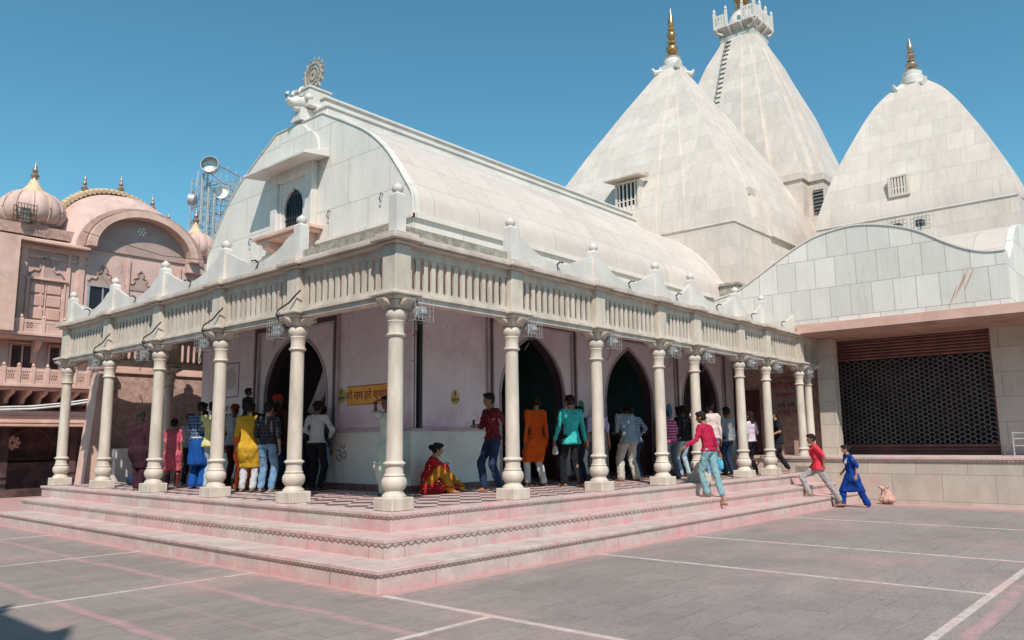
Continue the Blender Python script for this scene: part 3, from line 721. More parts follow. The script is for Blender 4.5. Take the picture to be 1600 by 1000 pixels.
# ================================================================= TOWERS
def tower(name, label, cx, cy, wx, wy, zb, prof, z0=G, mt='slab', bays=((.62, .03), (.36, .05)), ztop_box=None):
    t_ = thing(name, (cx, cy, z0), label, 'temple tower', 'temple towers')
    def plan(k, z, amt=1.0):
        # square with shallow projecting bays on each side
        hx, hy = wx*k, wy*k; pts = []
        S = [(1, -.999)]
        side = []
        base = 1.0
        levels_ = [(1.0, 0)] + [(f, d) for f, d in bays]
        seq = []
        for (f, d) in levels_: seq.append((f, d))
        # profile along one side, from -1 to 1 : offsets grow towards the centre
        s = []
        prev = 0
        for (f, d) in levels_:
            s.append((-f, prev)); s.append((-f, d)) if f != 1.0 else None
            prev = d
        s2 = s+[(-a, b) for a, b in s[::-1]]
        for q in range(4):
            for a, b in s2[:-1]:
                if q == 0: X_, Y_ = a*hx, -hy-b*wy*min(1, k*1.5)
                elif q == 1: X_, Y_ = hx+b*wx*min(1, k*1.5), a*hy
                elif q == 2: X_, Y_ = -a*hx, hy+b*wy*min(1, k*1.5)
                else: X_, Y_ = -hx-b*wx*min(1, k*1.5), -a*hy
                pts.append((cx+X_, cy+Y_, z))
        return pts
    pc = smooth_curve([(p[0], p[1]) for p in prof], 4)
    m = MB(); m.loft([plan(k, z) for z, k in pc])
    spire = m.build('spire', M[mt], t_)
    m = MB(); m.box(cx-wx, cx+wx, cy-wy, cy+wy, z0, zb)
    bd = m.build('body', M[mt], t_)
    return t_, spire, bd
def kalash(t_, x, y, z0, z1, r, mt):
    h = z1-z0
    p = [(.001, 0), (.9, 0), (1.0, .03), (.75, .05), (.5, .07), (.85, .10), (1.05, .15), (1.0, .20), (.6, .24), (.4, .26), (.7, .28), (.75, .31), (.45, .33), (.35, .35), (.65, .39), (.8, .44), (.65, .49), (.35, .52), (.55, .54), (.58, .57), (.35, .59), (.45, .62), (.55, .66), (.5, .72), (.38, .78), (.22, .88), (.08, .96), (.001, 1.0)]
    m = MB(); m.lathe([(a*r, z0+b*h) for a, b in p], (x, y, 0), 16)
    return m.build('finial', M[mt], t_, smooth=45)
def barred_window(t_, x, y0, y1, z0, z1, lean, hood=True):
    """window on a face looking to -x; lean: how much x grows over its height"""
    m = MB(); d = .10
    xo = x-.12
    m.box(xo, x+lean+.1, y0-.1, y0, z0-.08, z1+.05); m.box(xo, x+lean+.1, y1, y1+.1, z0-.08, z1+.05)
    m.box(xo, x+lean+.1, y0, y1, z1, z1+.08); m.box(xo, x+lean+.1, y0, y1, z0-.08, z0)
    wf_ = m.build('window', M['slab'], t_, bevel=.01)
    m = MB(); m.box(xo+.07, xo+.09, y0, y1, z0, z1); m.build('pane', M['glassy'], wf_)
    m = MB(); n_ = 5
    for i in range(n_):
        c = y0+(y1-y0)*(i+.5)/n_; m.box(xo+.02, xo+.05, c-.03, c+.03, z0, z1)
    for q in (.36,): m.box(xo+.022, xo+.045, y0, y1, z0+(z1-z0)*q-.02, z0+(z1-z0)*q+.02)
    m.build('lattice', M['slab'], wf_)
    if hood:
        m = MB(); m.prism([(xo+.3, z1+.30), (xo-.35, z1+.14), (xo-.35, z1+.09), (xo+.3, z1+.16)], 'y', y0-.32, y1+.32); m.build('hood', M['cream_pink'], wf_)
T1, sp1, bd1 = tower('temple_tower', 'front marble pyramid tower with tall gold finial, rising behind the barrel roof', 19.63, 6.4, 4.13, 4.13, 7.6,
    [(7.6, 1.0), (8.6, .965), (9.56, .88), (10.5, .765), (11.8, .60), (12.7, .475), (13.5, .365), (14.3, .25), (15.3, .105), (15.45, .08)], bays=((.60, .012), (.34, .03)))
m = MB(); m.box(15.46, 23.8, 2.23, 2.27, 7.58, 7.62); m.box(15.46, 15.5, 2.27, 10.5, 7.58, 7.62); m.build('string_course', M['white'], T1)
m = MB(); m.box(19.63-.40, 19.63+.40, 6.4-.40, 6.4+.40, 15.35, 15.55); m.lathe([(.001, 15.5), (.36, 15.5), (.38, 15.75), (.30, 15.85), (.34, 15.92), (.12, 16.0), (.001, 16.0)], (19.63, 6.4, 0), 16)
for a in range(4):
    ca, sa = math.cos(a*PI/2+PI/4), math.sin(a*PI/2+PI/4)
    m.tube([(19.63+.35*ca, 6.4+.35*sa, 15.38), (19.63+.75*ca, 6.4+.75*sa, 15.30), (19.63+.85*ca, 6.4+.85*sa, 15.48)], [.12, .12, .05], 8)
m.build('neck', M['white'], T1, smooth=40)
kalash(T1, 19.63, 6.4, 15.95, 18.15, .24, 'gold')
barred_window(T1, 15.66, 5.75, 6.55, 8.72, 9.70, .5)
barred_window(T1, 15.55, 9.3, 9.9, 4.0, 4.8, .1, hood=False)
m = MB(); m.box(17.2, 17.7, 2.45, 3.0, 8.9, 9.15); m.build('vent', M['cream_pink'], T1)

T3, sp3, bd3 = tower('temple_tower', 'right hand marble pyramid tower with small window, rising above the shuttered wing', 22.0, -1.65, 2.0, 3.0, 8.0,
    [(8.0, 1.0), (8.45, .975), (9.42, .865), (10.3, .74), (11.4, .555), (11.95, .455), (12.5, .33), (13.0, .17), (13.2, .09)], bays=((.80, .006),))
m = MB(); m.box(19.96, 20.0, -4.65, 1.35, 7.98, 8.02); m.build('string_course', M['white'], T3)
m = MB(); m.lathe([(.001, 13.05), (.36, 13.05), (.38, 13.3), (.30, 13.36), (.32, 13.5), (.12, 13.62), (.001, 13.62)], (22, -1.65, 0), 16)
for a in range(4):
    ca, sa = math.cos(a*PI/2+PI/4), math.sin(a*PI/2+PI/4)
    m.tube([(22+.3*ca, -1.65+.3*sa, 13.0), (22+.65*ca, -1.65+.65*sa, 12.85), (22+.75*ca, -1.65+.75*sa, 13.05)], [.1, .1, .04], 8)
m.build('neck', M['white'], T3, smooth=40)
kalash(T3, 22, -1.65, 13.6, 14.85, .19, 'silverish')
barred_window(T3, 20.12, -1.62, -1.16, 8.72, 9.28, .25, hood=False)
for yy in (-2.50, -3.05):
    t_ = thing('caged_floodlight', (15.2, yy, 6.2), '%s of the two wire cages holding floodlights above the curved wall' % ('left one' if yy > -2.7 else 'right one'), 'floodlight', 'floodlight cages above the curved wall')
    m = MB(); w_ = .19; zb_ = 6.28
    for i in range(5):
        a = -w_+2*w_*i/4
        for xx in (15.0, 15.3): m.tube([(xx, yy+a, zb_), (xx, yy+a, zb_+.34)], .007, 4)
    for i in range(4):
        z = zb_+.34*i/3
        for xx in (15.0, 15.3): m.tube([(xx, yy-w_, z), (xx, yy+w_, z)], .007, 4)
    m.build('cage', M['wire'], t_)
    m = MB(); m.box(15.08, 15.22, yy-.10, yy+.10, zb_+.04, zb_+.22); m.build('lamp_body', M['black'], t_, bevel=.02)
    m = MB(); m.tube([(15.15, yy, 5.8), (15.15, yy, zb_+.05)], .02); m.build('bracket', M['wire'], t_)

T2, sp2, bd2 = tower('temple_tower', 'tallest marble tower with balustraded crown, standing behind the other two', 26.6, 6.4, 4.6, 4.6, 7.0,
    [(11.0, .80), (12.3, .715), (13.5, .635), (14.8, .55), (15.7, .49), (16.4, .43), (17.4, .345), (18.1, .29), (19.0, .20), (19.5, .155)], bays=((.66, .03), (.34, .055)))
m = MB()
h_ = 4.6*.73
hb = 3.72
m.box(26.6-h_, 26.6+h_, 6.4-4.3, 6.4+4.3, 7, 10.8)
m.box(26.6-4.0, 26.6+4.0, 6.4-hb, 6.4+hb, 7.0, 10.8)
m.build('drum', M['slab'], T2)
m = MB(); m.box(26.6-h_-.08, 26.6+h_+.08, 6.4-4.38, 6.4+4.38, 10.8, 11.12); m.box(26.6-4.08, 26.6+4.08, 6.4-hb-.08, 6.4+hb+.08, 10.801, 11.121)
m.build('parapet', M['slab'], T2, bevel=.02)
m = MB(); m.box(26.6-h_-.03, 26.6-h_+.1, 2.12, 2.50, 9.5, 10.45)
m.build('louvre', M['black'], T2)
m = MB()
for i in range(7): m.box(26.6-h_-.06, 26.6-h_-.03, 2.12, 2.50, 9.52+i*.14, 9.55+i*.14)
m.build('louvre_slat', M['wire'], T2)
m = MB(); c2 = (26.6, 6.4)
m.loft([[(c2[0]+sx*h, c2[1]+sy*h, z) for sx, sy in ((-1, -1), (1, -1), (1, 1), (-1, 1))] for h, z in ((.80, 19.3), (.85, 19.5), (.62, 19.55), (.62, 19.75), (.9, 19.9), (1.03, 19.95), (1.03, 20.02), (.2, 20.03))])
for sx in (-1, 1):
    for f in (-.9, -.3, .3, .9):
        m.tube([(c2[0]+sx*.62, c2[1]+f, 19.6), (c2[0]+sx*1.1, c2[1]+f, 19.93)], .06, 6)
        m.tube([(c2[0]+f, c2[1]+sx*.62, 19.6), (c2[0]+f, c2[1]+sx*1.1, 19.93)], .06, 6)
m.lathe([(.001, 20.0), (.75, 20.0), (.78, 20.25), (.62, 20.6), (.45, 20.85), (.5, 20.9), (.3, 21.0), (.18, 21.1), (.001, 21.1)], (26.6, 6.4, 0), 20)
m.build('crown', M['white'], T2, smooth=35)
def bal(p0, p1, n):
    m = MB(); p0 = Vector(p0); p1 = Vector(p1)
    for i in range(n+(1 if abs(p1.y-6.80) < .01 else 0)):
        q = p0.lerp(p1, i/n); big = i % 4 == 0; w_ = .055 if big else .04; zt = .78 if big else .52
        m.box(q.x-w_, q.x+w_, q.y-w_, q.y+w_, q.z, q.z+zt)
        if big: m.lathe([(.05, zt), (.08, zt+.05), (.05, zt+.12), (.001, zt+.24)], tuple(q), 8)
    for z0, z1 in ((0, .12), (.50, .60)):
        if abs(p0.x-p1.x) > .1: m.box(min(p0.x, p1.x)+.031, max(p0.x, p1.x)-.031, p0.y-.028, p0.y+.028, p0.z+z0+.003, p0.z+z1-.003)
        else: m.box(p0.x-.028, p0.x+.028, min(p0.y, p1.y)-.03, max(p0.y, p1.y)+.03, p0.z+z0, p0.z+z1)
    return m
cs = .98; gapend = ((-cs, .45), )
for a, b in (((-cs, -cs), (cs, -cs)), ((cs, -cs), (cs, cs)), ((cs, cs), (-cs, cs)), ((-cs, cs), (-cs, .40)), ((-cs, -.40), (-cs, -cs))):
    n_ = 12 if abs(a[0]-b[0])+abs(a[1]-b[1]) > 1 else 4
    bal((c2[0]+a[0], c2[1]+a[1], 20.02), (c2[0]+b[0], c2[1]+b[1], 20.02), n_).build('crown_balustrade', M['white'], T2)
kalash(T2, 26.6, 6.4, 21.05, 24.2, .36, 'gold')
# rung ladder up the left face of the tall tower
m = MB(); 
def t2face(z):        # x of the front bay at height z
    P_ = [(12.3, .715), (13.5, .635), (14.8, .55), (15.7, .49), (16.4, .43), (17.4, .345), (18.1, .29), (19.0, .20), (19.5, .155)]
    for (a, ka), (b, kb) in zip(P_, P_[1:]):
        if a <= z <= b: kk = ka+(kb-ka)*(z-a)/(b-a); return 26.6-4.6*kk-.055*4.6*min(1, kk*1.5)
    return 26.6-4.6*.155
for i in range(18):
    z = 14.6+i*.27; x_ = t2face(z)
    m.box(x_-.06, x_+.05, 6.62, 6.84, z, z+.022); m.box(x_-.06, x_+.12, 6.841, 6.86, z, z+.271)
m.build('ladder', M['wire'], T2)

# ================================================================= RIGHT WING
wing = thing('temple_wing', (13.9, -2, G), 'right wing with curved slab-faced parapet wall, salmon fascia and roller shutter', 'temple wing')
m = MB(); m.box(13.9, 21, -14, 2.2, G-.05, .30); m.build('plinth_wall', M['slab_base'], wing)
m = MB(); m.box(13.84, 21, -14, -.50, .345, .42); m.box(13.84, 21, -.5, 2.1, .345, .42); m.build('coping', M['step'], wing, bevel=.01)
m = MB(); m.box(13.87, 14.2, -14, 2.0, .30, .345)
q = -14
while q < -.4: m.add([(13.87, q, .343), (13.84, q, .343), (13.84, q+.07, .343), (13.87, q+.07, .343), (13.86, q+.035, .30)], [(0, 1, 4), (1, 2, 4), (2, 3, 4)]); q += .085
m.build('carved_edge', M['teeth'], wing)
m = MB(); m.box(13.80, 21, -14, -.14, 3.64, 3.87); m.box(13.9, 21, -.14, 2.2, 3.705, 3.87); m.build('fascia', M['fascia'], wing)
m = MB(); m.box(13.84, 20.99, -13.9, -.14, 3.60, 3.639); m.build('soffit', M['soffit'], wing)
wavepts = smooth_curve([(2.25, 4.86), (1.60, 5.0), (1.17, 5.21), (.72, 5.46), (.31, 5.70), (-.25, 6.0), (-.87, 6.23), (-1.71, 6.33), (-2.49, 6.2), (-3.21, 5.93), (-3.82, 5.53), (-4.28, 5.27), (-4.7, 5.14), (-5.06, 5.12)], 4)
m = MB(); m.prism([(2.25, 3.871)]+wavepts+[(-5.06, 3.871)], 'x', 13.9, 14.08)
m.build('curved_wall', M['slab_wave'], wing)
m = MB(); rr = []
for (y, z) in wavepts: rr.append([(13.87, y, z-.0), (13.87, y, z+.035), (14.10, y, z+.035), (14.10, y, z)])
m.loft(rr); m.build('wall_coping', M['white'], wing)
m = MB()
for k, (y_, z_, l_) in enumerate(((-3.95, 4.15, .55), (-4.05, 4.3, .5), (-4.15, 4.28, .42), (-4.22, 4.42, .38), (-3.8, 3.95, .5))):
    m.tube([(13.892, y_, z_), (13.890, y_-l_*.28, z_+l_*.6), (13.892, y_-l_*.45, z_+l_)], [.004, .012, .003], 5)
m.build('rust_streaks', plain('rusty_scratch', (.50, .27, .17)), wing)
sd = smooth_curve([(14.1, 5.12), (14.35, 5.0), (14.9, 5.35), (15.6, 5.95), (16.6, 6.30), (17.6, 6.33), (18.6, 6.2), (19.6, 5.6), (20.4, 5.15), (20.9, 5.1)], 4)
m = MB(); m.prism([(14.081, 3.871)]+sd+[(20.9, 3.871)], 'y', -5.06, -4.9); m.build('side_wall', M['slab_wave'], wing)
# groined roof behind the curved walls
def ev(c, t):
    c = sorted(c)
    if t <= c[0][0]: return c[0][1]
    for a, b in zip(c, c[1:]):
        if a[0] <= t <= b[0]: return a[1]+(b[1]-a[1])*(t-a[0])/max(1e-6, b[0]-a[0])
    return c[-1][1]
m = MB(); nx, ny = 28, 40; rows = []
for i in range(nx+1):
    x = 14.08+(20.2-14.08)*i/nx
    rows.append([(x, -4.95+(2.2+4.95)*j/ny, max(ev(wavepts, -4.95+(7.15)*j/ny), ev(sd, x) if j < ny*.45 else 0)-.02) for j in range(ny+1)])
m.loft(rows, cap=False, closed=False)
m.build('groined_roof', M['slab_vault'], wing, smooth=25, uvf=lambda co, f: (co.x, co.y))
# shutters, pillars, jambs
m = MB(); m.box(16.05, 16.3, -.15, .9, .42, 3.6); m.box(15.95, 16.35, -5.0, -4.22, .42, 3.6); m.box(15.6, 16.3, -12, -9.6, .42, 3.6)
each_box(m, 'pillar', M['slab_base'], wing)
m = MB(); m.box(15.95, 16.049, -.30, -.15, .42, 3.6); m.build('jamb', M['fascia'], wing)
def shutter(y0, y1, label):
    t_ = thing('roller_shutter', (16.12, (y0+y1)/2, .42), label, 'shutter', 'roller shutters of the wing')
    for z0, z1 in ((3.02, 3.595), (.425, .66)):
        m = MB(); z = z0
        while z < z1-.01:
            h = min(.085, z1-z); m.prism([(16.16, z), (16.10, z+.01), (16.085, z+h*.5), (16.10, z+h-.01), (16.16, z+h-.002)], 'y', y0, y1); z += h
        m.build('slats', M['shutter'], t_)
    # open grille of hexagonal links
    m = MB(); s_ = .165; hz = .12; c_i = 0; y = y0+.05
    while y < y1-s_:
        z = .70+(hz/2 if c_i % 2 else 0)
        while z < 2.98:
            pts_ = [(y, z), (y+s_*.28, z+hz/2), (y+s_*.72, z+hz/2), (y+s_, z)]
            for (a, b), (c, d) in zip(pts_, pts_[1:]):
                n_ = Vector((0, c-a, d-b)); w_ = Vector((0, -n_.z, n_.y)).normalized()*.009
                m.add([(16.10, a-w_.y, b-w_.z), (16.10, c-w_.y, d-w_.z), (16.10, c+w_.y, d+w_.z), (16.10, a+w_.y, b+w_.z)], [(0, 1, 2, 3)])
            z += hz
        c_i += 1; y += s_*.72
    g_ = m.build('grille', M['grille'], t_)
    g_.modifiers.new('s', 'SOLIDIFY').thickness = .012
    m = MB(); m.box(16.07, 16.16, y0, y0+.05, .425, 3.59); m.box(16.07, 16.16, y1-.05, y1, .425, 3.59); m.box(16.08, 16.15, y0+.05, y1-.05, .64, .69); m.build('guide_rail', M['shutter'], t_)
shutter(-4.21, -.31, 'maroon roller shutter with open hexagonal grille, closed across the wide bay')
shutter(-9.5, -5.01, 'roller shutter mostly out of view past the right hand pillar')
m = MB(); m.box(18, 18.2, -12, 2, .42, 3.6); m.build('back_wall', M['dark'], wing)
# little railing at the right edge
rl = thing('hand_railing', (14.5, -4.8, .42), 'short steel handrail on the wing ledge by the right pillar', 'railing')
m = MB()
for yy in (-4.72, -6.2): m.tube([(14.5, yy, .42), (14.5, yy, .98)], .022, 8)
m.tube([(14.5, -4.72, .42), (14.75, -4.45, .42), (14.5, -4.72, .8)], .014, 6)
m.build('post', M['steel'], rl)
m = MB()
for z in (.66, .82, .95): m.tube([(14.5, -4.72, z), (14.5, -6.3, z)], .018, 8)
m.build('rail', M['steel'], rl)
# end wall of the gallery passage with plaque and door
pe = thing('passage_end_wall', (15.5, 1, 0), 'dim stone wall closing the right end of the gallery', 'wall')
m = MB(); m.box(15.5, 15.8, -.14, 2.56, 0, 3.55); m.build('wall', M['pink_rough'], pe)
m = MB(); m.box(15.44, 15.5, 1.75, 2.5, .005, 2.3); m.build('door', M['doorred'], pe)
m = MB(); m.box(15.1, 15.5, .1, 1.5, .005, .15); m.box(15.25, 15.5, .1, 1.5, .15, .30); m.build('inner_step', M['dado'], pe)
pq = thing('marble_plaque', (15.46, .95, 2.0), 'marble plaque with red and black lettering at the dim end of the gallery', 'plaque')
m = MB(); m.box(15.45, 15.495, .35, 1.55, 1.48, 2.60); m.build('slab', M['plaque'], pq, bevel=.01)
text_mesh('श्रीकृष्ण', .24, M['redtext'], (15.447, .95, 2.4), RX, pq); text_mesh('जन्मस्थान', .16, M['redtext'], (15.447, .95, 2.12), RX, pq)
text_mesh('राधे राधे', .17, M['blacktext'], (15.447, .95, 1.82), RX, pq); text_mesh('जय श्री राधे', .17, M['redtext'], (15.447, .95, 1.62), RX, pq)
m = MB(); m.box(15.05, 15.43, -.60, -.142, -.28, 3.59); 
tag(m.build('square_pillar', M['slab_base'], off=Vector((14.8, -.3, 0)), bevel=.01), 'grey square stone pillar between the gallery end and the shutter', 'pillar')
#SACK#
# ================================================================= PINK WALL BEHIND THE GALLERY
pw = thing('boundary_wall', (3, 12.9, G), 'rough pink stone wall behind the left end of the gallery', 'wall')
m = MB(); m.box(1.45, 14, 12.9, 13.2, G, 2.72); m.build('wall', M['pink_rough'], pw)
m = MB(); m.box(1.40, 14, 12.84, 13.22, 2.72, 2.80); m.box(1.43, 14, 12.87, 13.2, 2.80, 2.88); m.box(1.45, 14, 12.9, 13.2, 2.88, 3.9); m.build('coping', M['pink_light'], pw, bevel=.01)
m = MB(); m.box(1.5, 9, 12.35, 12.84, G, .80); m.build('bench', M['whitep'], pw)
m = MB(); m.loft([[(x, y, G) for x, y in ((.80, 12.5), (1.44, 12.5), (1.44, 13.1), (.80, 13.1))], [(x, y, 2.72) for x, y in ((1.10, 12.62), (1.44, 12.62), (1.44, 13.1), (1.10, 13.1))], [(x, y, 2.78) for x, y in ((1.05, 12.58), (1.48, 12.58), (1.48, 13.12), (1.05, 13.12))], [(x, y, 2.9) for x, y in ((1.05, 12.58), (1.48, 12.58), (1.48, 13.12), (1.05, 13.12))]])
m.build('buttress', M['pink_light'], pw, bevel=.01)

# ================================================================= PINK PALACE BUILDING
YP = 20.0
pal = thing('pink_palace', (3, YP, G), 'pink limewashed building with bulbous domes and curved roof behind the gallery', 'building')
def face_box(m, x0, x1, z0, z1, d0, d1=0): m.box(x0, x1, YP-d0, YP-d1, z0, z1)
m = MB(); m.box(-4, 9.5, YP, YP+6, 3.2, 7.4); m.box(3.0, 7.2, YP+.02, YP+3, 7.4, 7.75); m.box(-4, 9.5, YP+.9, YP+6, 2.0, 3.2); m.build('wall', M['pink'], pal)
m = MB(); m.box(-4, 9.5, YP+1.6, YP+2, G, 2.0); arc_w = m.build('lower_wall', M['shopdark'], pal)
m = MB()
for cx in (-1.0, .75, 2.5, 4.2):
    P_ = [(cx-.62, .5), (cx-.62, 1.05), (cx-.45, 1.3), (cx-.2, 1.45), (cx, 1.62), (cx+.2, 1.45), (cx+.45, 1.3), (cx+.62, 1.05), (cx+.62, .5)]
    m.tube([(a, YP+1.58, b) for a, b in P_], .06, 6)
    m.box(cx-.62, cx+.62, YP+1.5, YP+1.6, .42, .5)
m.build('arcade_moulding', M['doorred'], pal)
m = MB()
for k in range(8): m.tube([(1.95+.05*math.cos(k*PI/4), YP+1.52, 1.0+.05*math.sin(k*PI/4)), (1.95+.2*math.cos(k*PI/4), YP+1.5, 1.0+.2*math.sin(k*PI/4)), (1.95+.26*math.cos(k*PI/4+.1), YP+1.52, 1.0+.26*math.sin(k*PI/4+.1))], [.05, .07, .01], 6)
m.build('flower_ornament', M['pink_light'], pal)
m = MB()
for x in (-2.6, -.6, 1.4, 3.4):
    m.box(x-.10, x+.10, YP+.3, YP+.5, G+.1, 1.5)
m.box(-4, 5, YP+.2, YP+.6, G, G+.25); m.box(-4, 5, YP+1.0, YP+1.3, G, .35)
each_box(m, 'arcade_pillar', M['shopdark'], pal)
m = MB(); face_box(m, -4, 3.9, 1.5, 1.98, .45, -.9); face_box(m, -4, 3.9, 1.60, 1.66, .48, .45); face_box(m, -4, 3.9, 1.76, 1.82, .48, .45); m.build('ledge', M['pink_light'], pal, bevel=.01)
# upper eave
m = MB(); m.prism([(YP+.3, 7.72), (YP-.50, 7.45), (YP-.50, 7.38), (YP+.0, 7.40), (YP+.3, 7.40)], 'x', -4, 3.2); m.build('eave', M['pink_light'], pal)
m = MB(); m.box(-4, 3.1, YP-.1, YP+.4, 7.66, 8.0); m.build('roof_parapet', M['pink_dirty'], pal)
# pilasters
m = MB()
for x0, x1 in ((.95, 1.12), (1.28, 1.48), (2.66, 2.78), (3.0, 3.22), (4.6, 4.72), (6.4, 6.55)): face_box(m, x0, x1, 4.75, 7.39, .08)
each_box(m, 'pilaster', M['pink_light'], pal, bevel=.01)
m = MB(); face_box(m, .9, 3.3, 6.95, 7.05, .05); each_box(m, 'moulding', M['pink_light'], pal)
m = MB(); face_box(m, -4, 3.3, 7.2, 7.38, .10); m.build('frieze', M['pink_light'], pal)
m = MB(); m.box(.2, 1.0, YP-.9, YP, 4.4, 7.4); m.build('bay', M['pink_light'], pal)
# cusped niches above the openings
def cusped(cx, z0, w_, h_):
    return [(cx-w_/2, z0), (cx-w_/2, z0+h_*.18), (cx-w_*.40, z0+h_*.34), (cx-w_*.27, z0+h_*.30), (cx-w_*.20, z0+h_*.42), (cx-w_*.22, z0+h_*.58), (cx-w_*.08, z0+h_*.66), (cx-w_*.10, z0+h_*.85), (cx, z0+h_), (cx+w_*.10, z0+h_*.85), (cx+w_*.08, z0+h_*.66), (cx+w_*.22, z0+h_*.58), (cx+w_*.20, z0+h_*.42), (cx+w_*.27, z0+h_*.30), (cx+w_*.40, z0+h_*.34), (cx+w_/2, z0+h_*.18), (cx+w_/2, z0)]
for cx in (2.08, 3.85, 5.1):
    P = cusped(cx, 6.30, 1.0, .72)
    m = MB(); m.prism(P, 'y', YP-.03, YP-.001); nch = m.build('niche', M['tymp'], pal)
    m = MB(); m.tube([(a, YP-.04, b) for a, b in P[1:-1]], .035, 6); m.build('niche_rim', M['pink_dirty'], nch)
# doors
m = MB(); face_box(m, 1.58, 2.60, 4.85, 6.22, .02); dr = m.build('door', M['pink'], pal)
m = MB()
for x0 in (1.62, 2.12):
    for z0, z1 in ((4.95, 5.30), (5.38, 5.72), (5.80, 6.14)): face_box(m, x0, x0+.42, z0, z1, .06, .02)
face_box(m, 2.065, 2.105, 4.85, 6.2, .075, .02)
each_box(m, 'door_panel', M['fascia'], dr, bevel=.015)
m = MB(); face_box(m, 1.48, 1.58, 4.85, 6.30, .14); face_box(m, 2.60, 2.66, 4.85, 6.30, .12); face_box(m, 1.44, 2.70, 6.22, 6.30, .16); m.build('door_frame', M['pink_light'], dr, bevel=.01)
m = MB(); face_box(m, 3.42, 4.3, 5.2, 6.25, .02); wn = m.build('window', M['glassy'], pal)
m = MB(); face_box(m, 3.36, 3.42, 5.1, 6.3, .08); face_box(m, 3.83, 3.88, 5.2, 6.25, .05, .02); face_box(m, 4.3, 4.36, 5.1, 6.3, .08); face_box(m, 3.42, 4.3, 6.25, 6.30, .08); m.build('window_frame', M['steel'], wn)
for x0 in (.15, 1.25, 2.35):  # added windows; their dark panels stand in for shadow between the balconies
    m = MB(); face_box(m, x0, x0+.62, 3.3, 4.05, .01); w3_ = m.build('window', M['shopdark'], pal)
    m = MB(); face_box(m, x0-.06, x0, 3.25, 4.1, .07); face_box(m, x0+.62, x0+.68, 3.25, 4.1, .07); face_box(m, x0-.06, x0+.68, 4.1, 4.16, .08); face_box(m, x0+.28, x0+.33, 3.3, 4.05, .04, .01)
    m.build('window_frame', M['pink_light'], w3_, bevel=.01)
for x0 in (.62, 1.9, 2.95):
    m = MB(); face_box(m, x0, x0+.10, 5.0, 7.0, .05); m.build('pilaster', M['pink_light'], pal, bevel=.01)
# two pierced balconies on brackets
def pierced(x0, x1, z0, z1, d, posts):
    m = MB(); m.box(x0, x1, YP-d-.04, YP-d, z0, z0+.12); m.box(x0, x1, YP-d-.04, YP-d, z1-.1, z1)
    n_ = int((x1-x0)/posts); 
    for i in range(n_+1):
        x = x0+i*posts; m.box(x-.05, x+.05, YP-d-.07, YP-d+.02, z0, z1+.04)
        m.lathe([(.03, z1+.04), (.055, z1+.08), (.03, z1+.13), (.001, z1+.16)], (x, YP-d-.02, 0), 8)
        if i < n_:
            a, b = x+.05, x+posts-.05
            w_ = (b-a)
            m.box(a, a+w_*.18, YP-d-.03, YP-d-.01, z0+.12, z1-.1); m.box(b-w_*.18, b, YP-d-.03, YP-d-.01, z0+.12, z1-.1)
            aa, bb = a+w_*.18, b-w_*.18; nn = 3; hh_ = z1-.1-z0-.12
            for r_ in range(4):
                zz = z0+.12+hh_*(r_+.0)/3.0
                m.box(aa, bb, YP-d-.03, YP-d-.01, zz-.010, zz+.010)
            for r_ in range(3):
                for c_i in range(4):
                    xx = aa+(bb-aa)*(c_i+(.5 if r_ % 2 else 0))/3.5
                    if xx > bb: continue
                    m.box(xx-.011, xx+.011, YP-d-.028, YP-d-.012, z0+.12+hh_*r_/3, z0+.12+hh_*(r_+1)/3)
    return m
pierced(-1.2, 4.3, 4.42, 4.83, .60, .62).build('balcony_screen', M['pink_light'], pal)
m = MB(); m.box(-4, 5, YP-.70, YP, 4.32, 4.415); m.box(-4, 5, YP-.6, YP, 4.22, 4.32)
for x in (-1.2, .3, 1.8, 3.3): m.prism([(YP, 3.5), (YP-.12, 3.55), (YP-.15, 3.85), (YP-.5, 4.1), (YP-.5, 4.22), (YP, 4.22)], 'x', x, x+.16)
m.build('balcony_floor', M['pink_light'], pal, bevel=.01)
pierced(-1.2, 4.6, 2.78, 3.26, 1.0, .40).build('balcony_screen', M['pink_light'], pal)
m = MB(); m.box(-4, 5, YP-1.1, YP+.9, 2.68, 2.775); m.box(-4, 5, YP-1.0, YP+.9, 2.60, 2.68)
for i in range(13): m.prism([(YP+.9, 2.1), (YP-.2, 2.2), (YP-.3, 2.35), (YP-.8, 2.5), (YP-.85, 2.60), (YP+.9, 2.60)], 'x', -1.2+i*.46, -1.08+i*.46)
m.build('balcony_floor', M['pink_light'], pal, bevel=.01)
# arched gable and curved roof
gc, gw = 5.03, 1.93
def garc(k, n=20, lift=0): return [(gc-gw*k*math.cos(PI*i/n), 7.55+1.52*k*math.sin(PI*i/n)+lift) for i in range(n+1)]
m = MB(); m.prism(garc(1.0)+garc(.86)[::-1], 'y', YP-.55, YP+.1); ga = m.build('gable_arch', M['pink_light'], pal)
m = MB(); m.prism(garc(.855), 'y', YP-.05, YP+.05); tp = m.build('tympanum', M['tymp'], pal)
m = MB(); 
for a in range(7):
    cx_, cz_ = (gc+.0+.12*math.cos(a*PI/3), 8.45+.12*math.sin(a*PI/3)) if a < 6 else (gc, 8.45)
    m.prism([(cx_+.045*math.cos(i*PI/4), cz_+.045*math.sin(i*PI/4)) for i in range(8)], 'y', YP-.07, YP-.051)
m.build('rosette', M['whitep'], tp)
front = garc(1.14, lift=-.12); mid = [(4.65-2.2*math.cos(PI*i/20), 7.7+2.02*math.sin(PI*i/20)) for i in range(21)]; back = [(4.55-2.15*math.cos(PI*i/20), 7.9+2.12*math.sin(PI*i/20)) for i in range(21)]
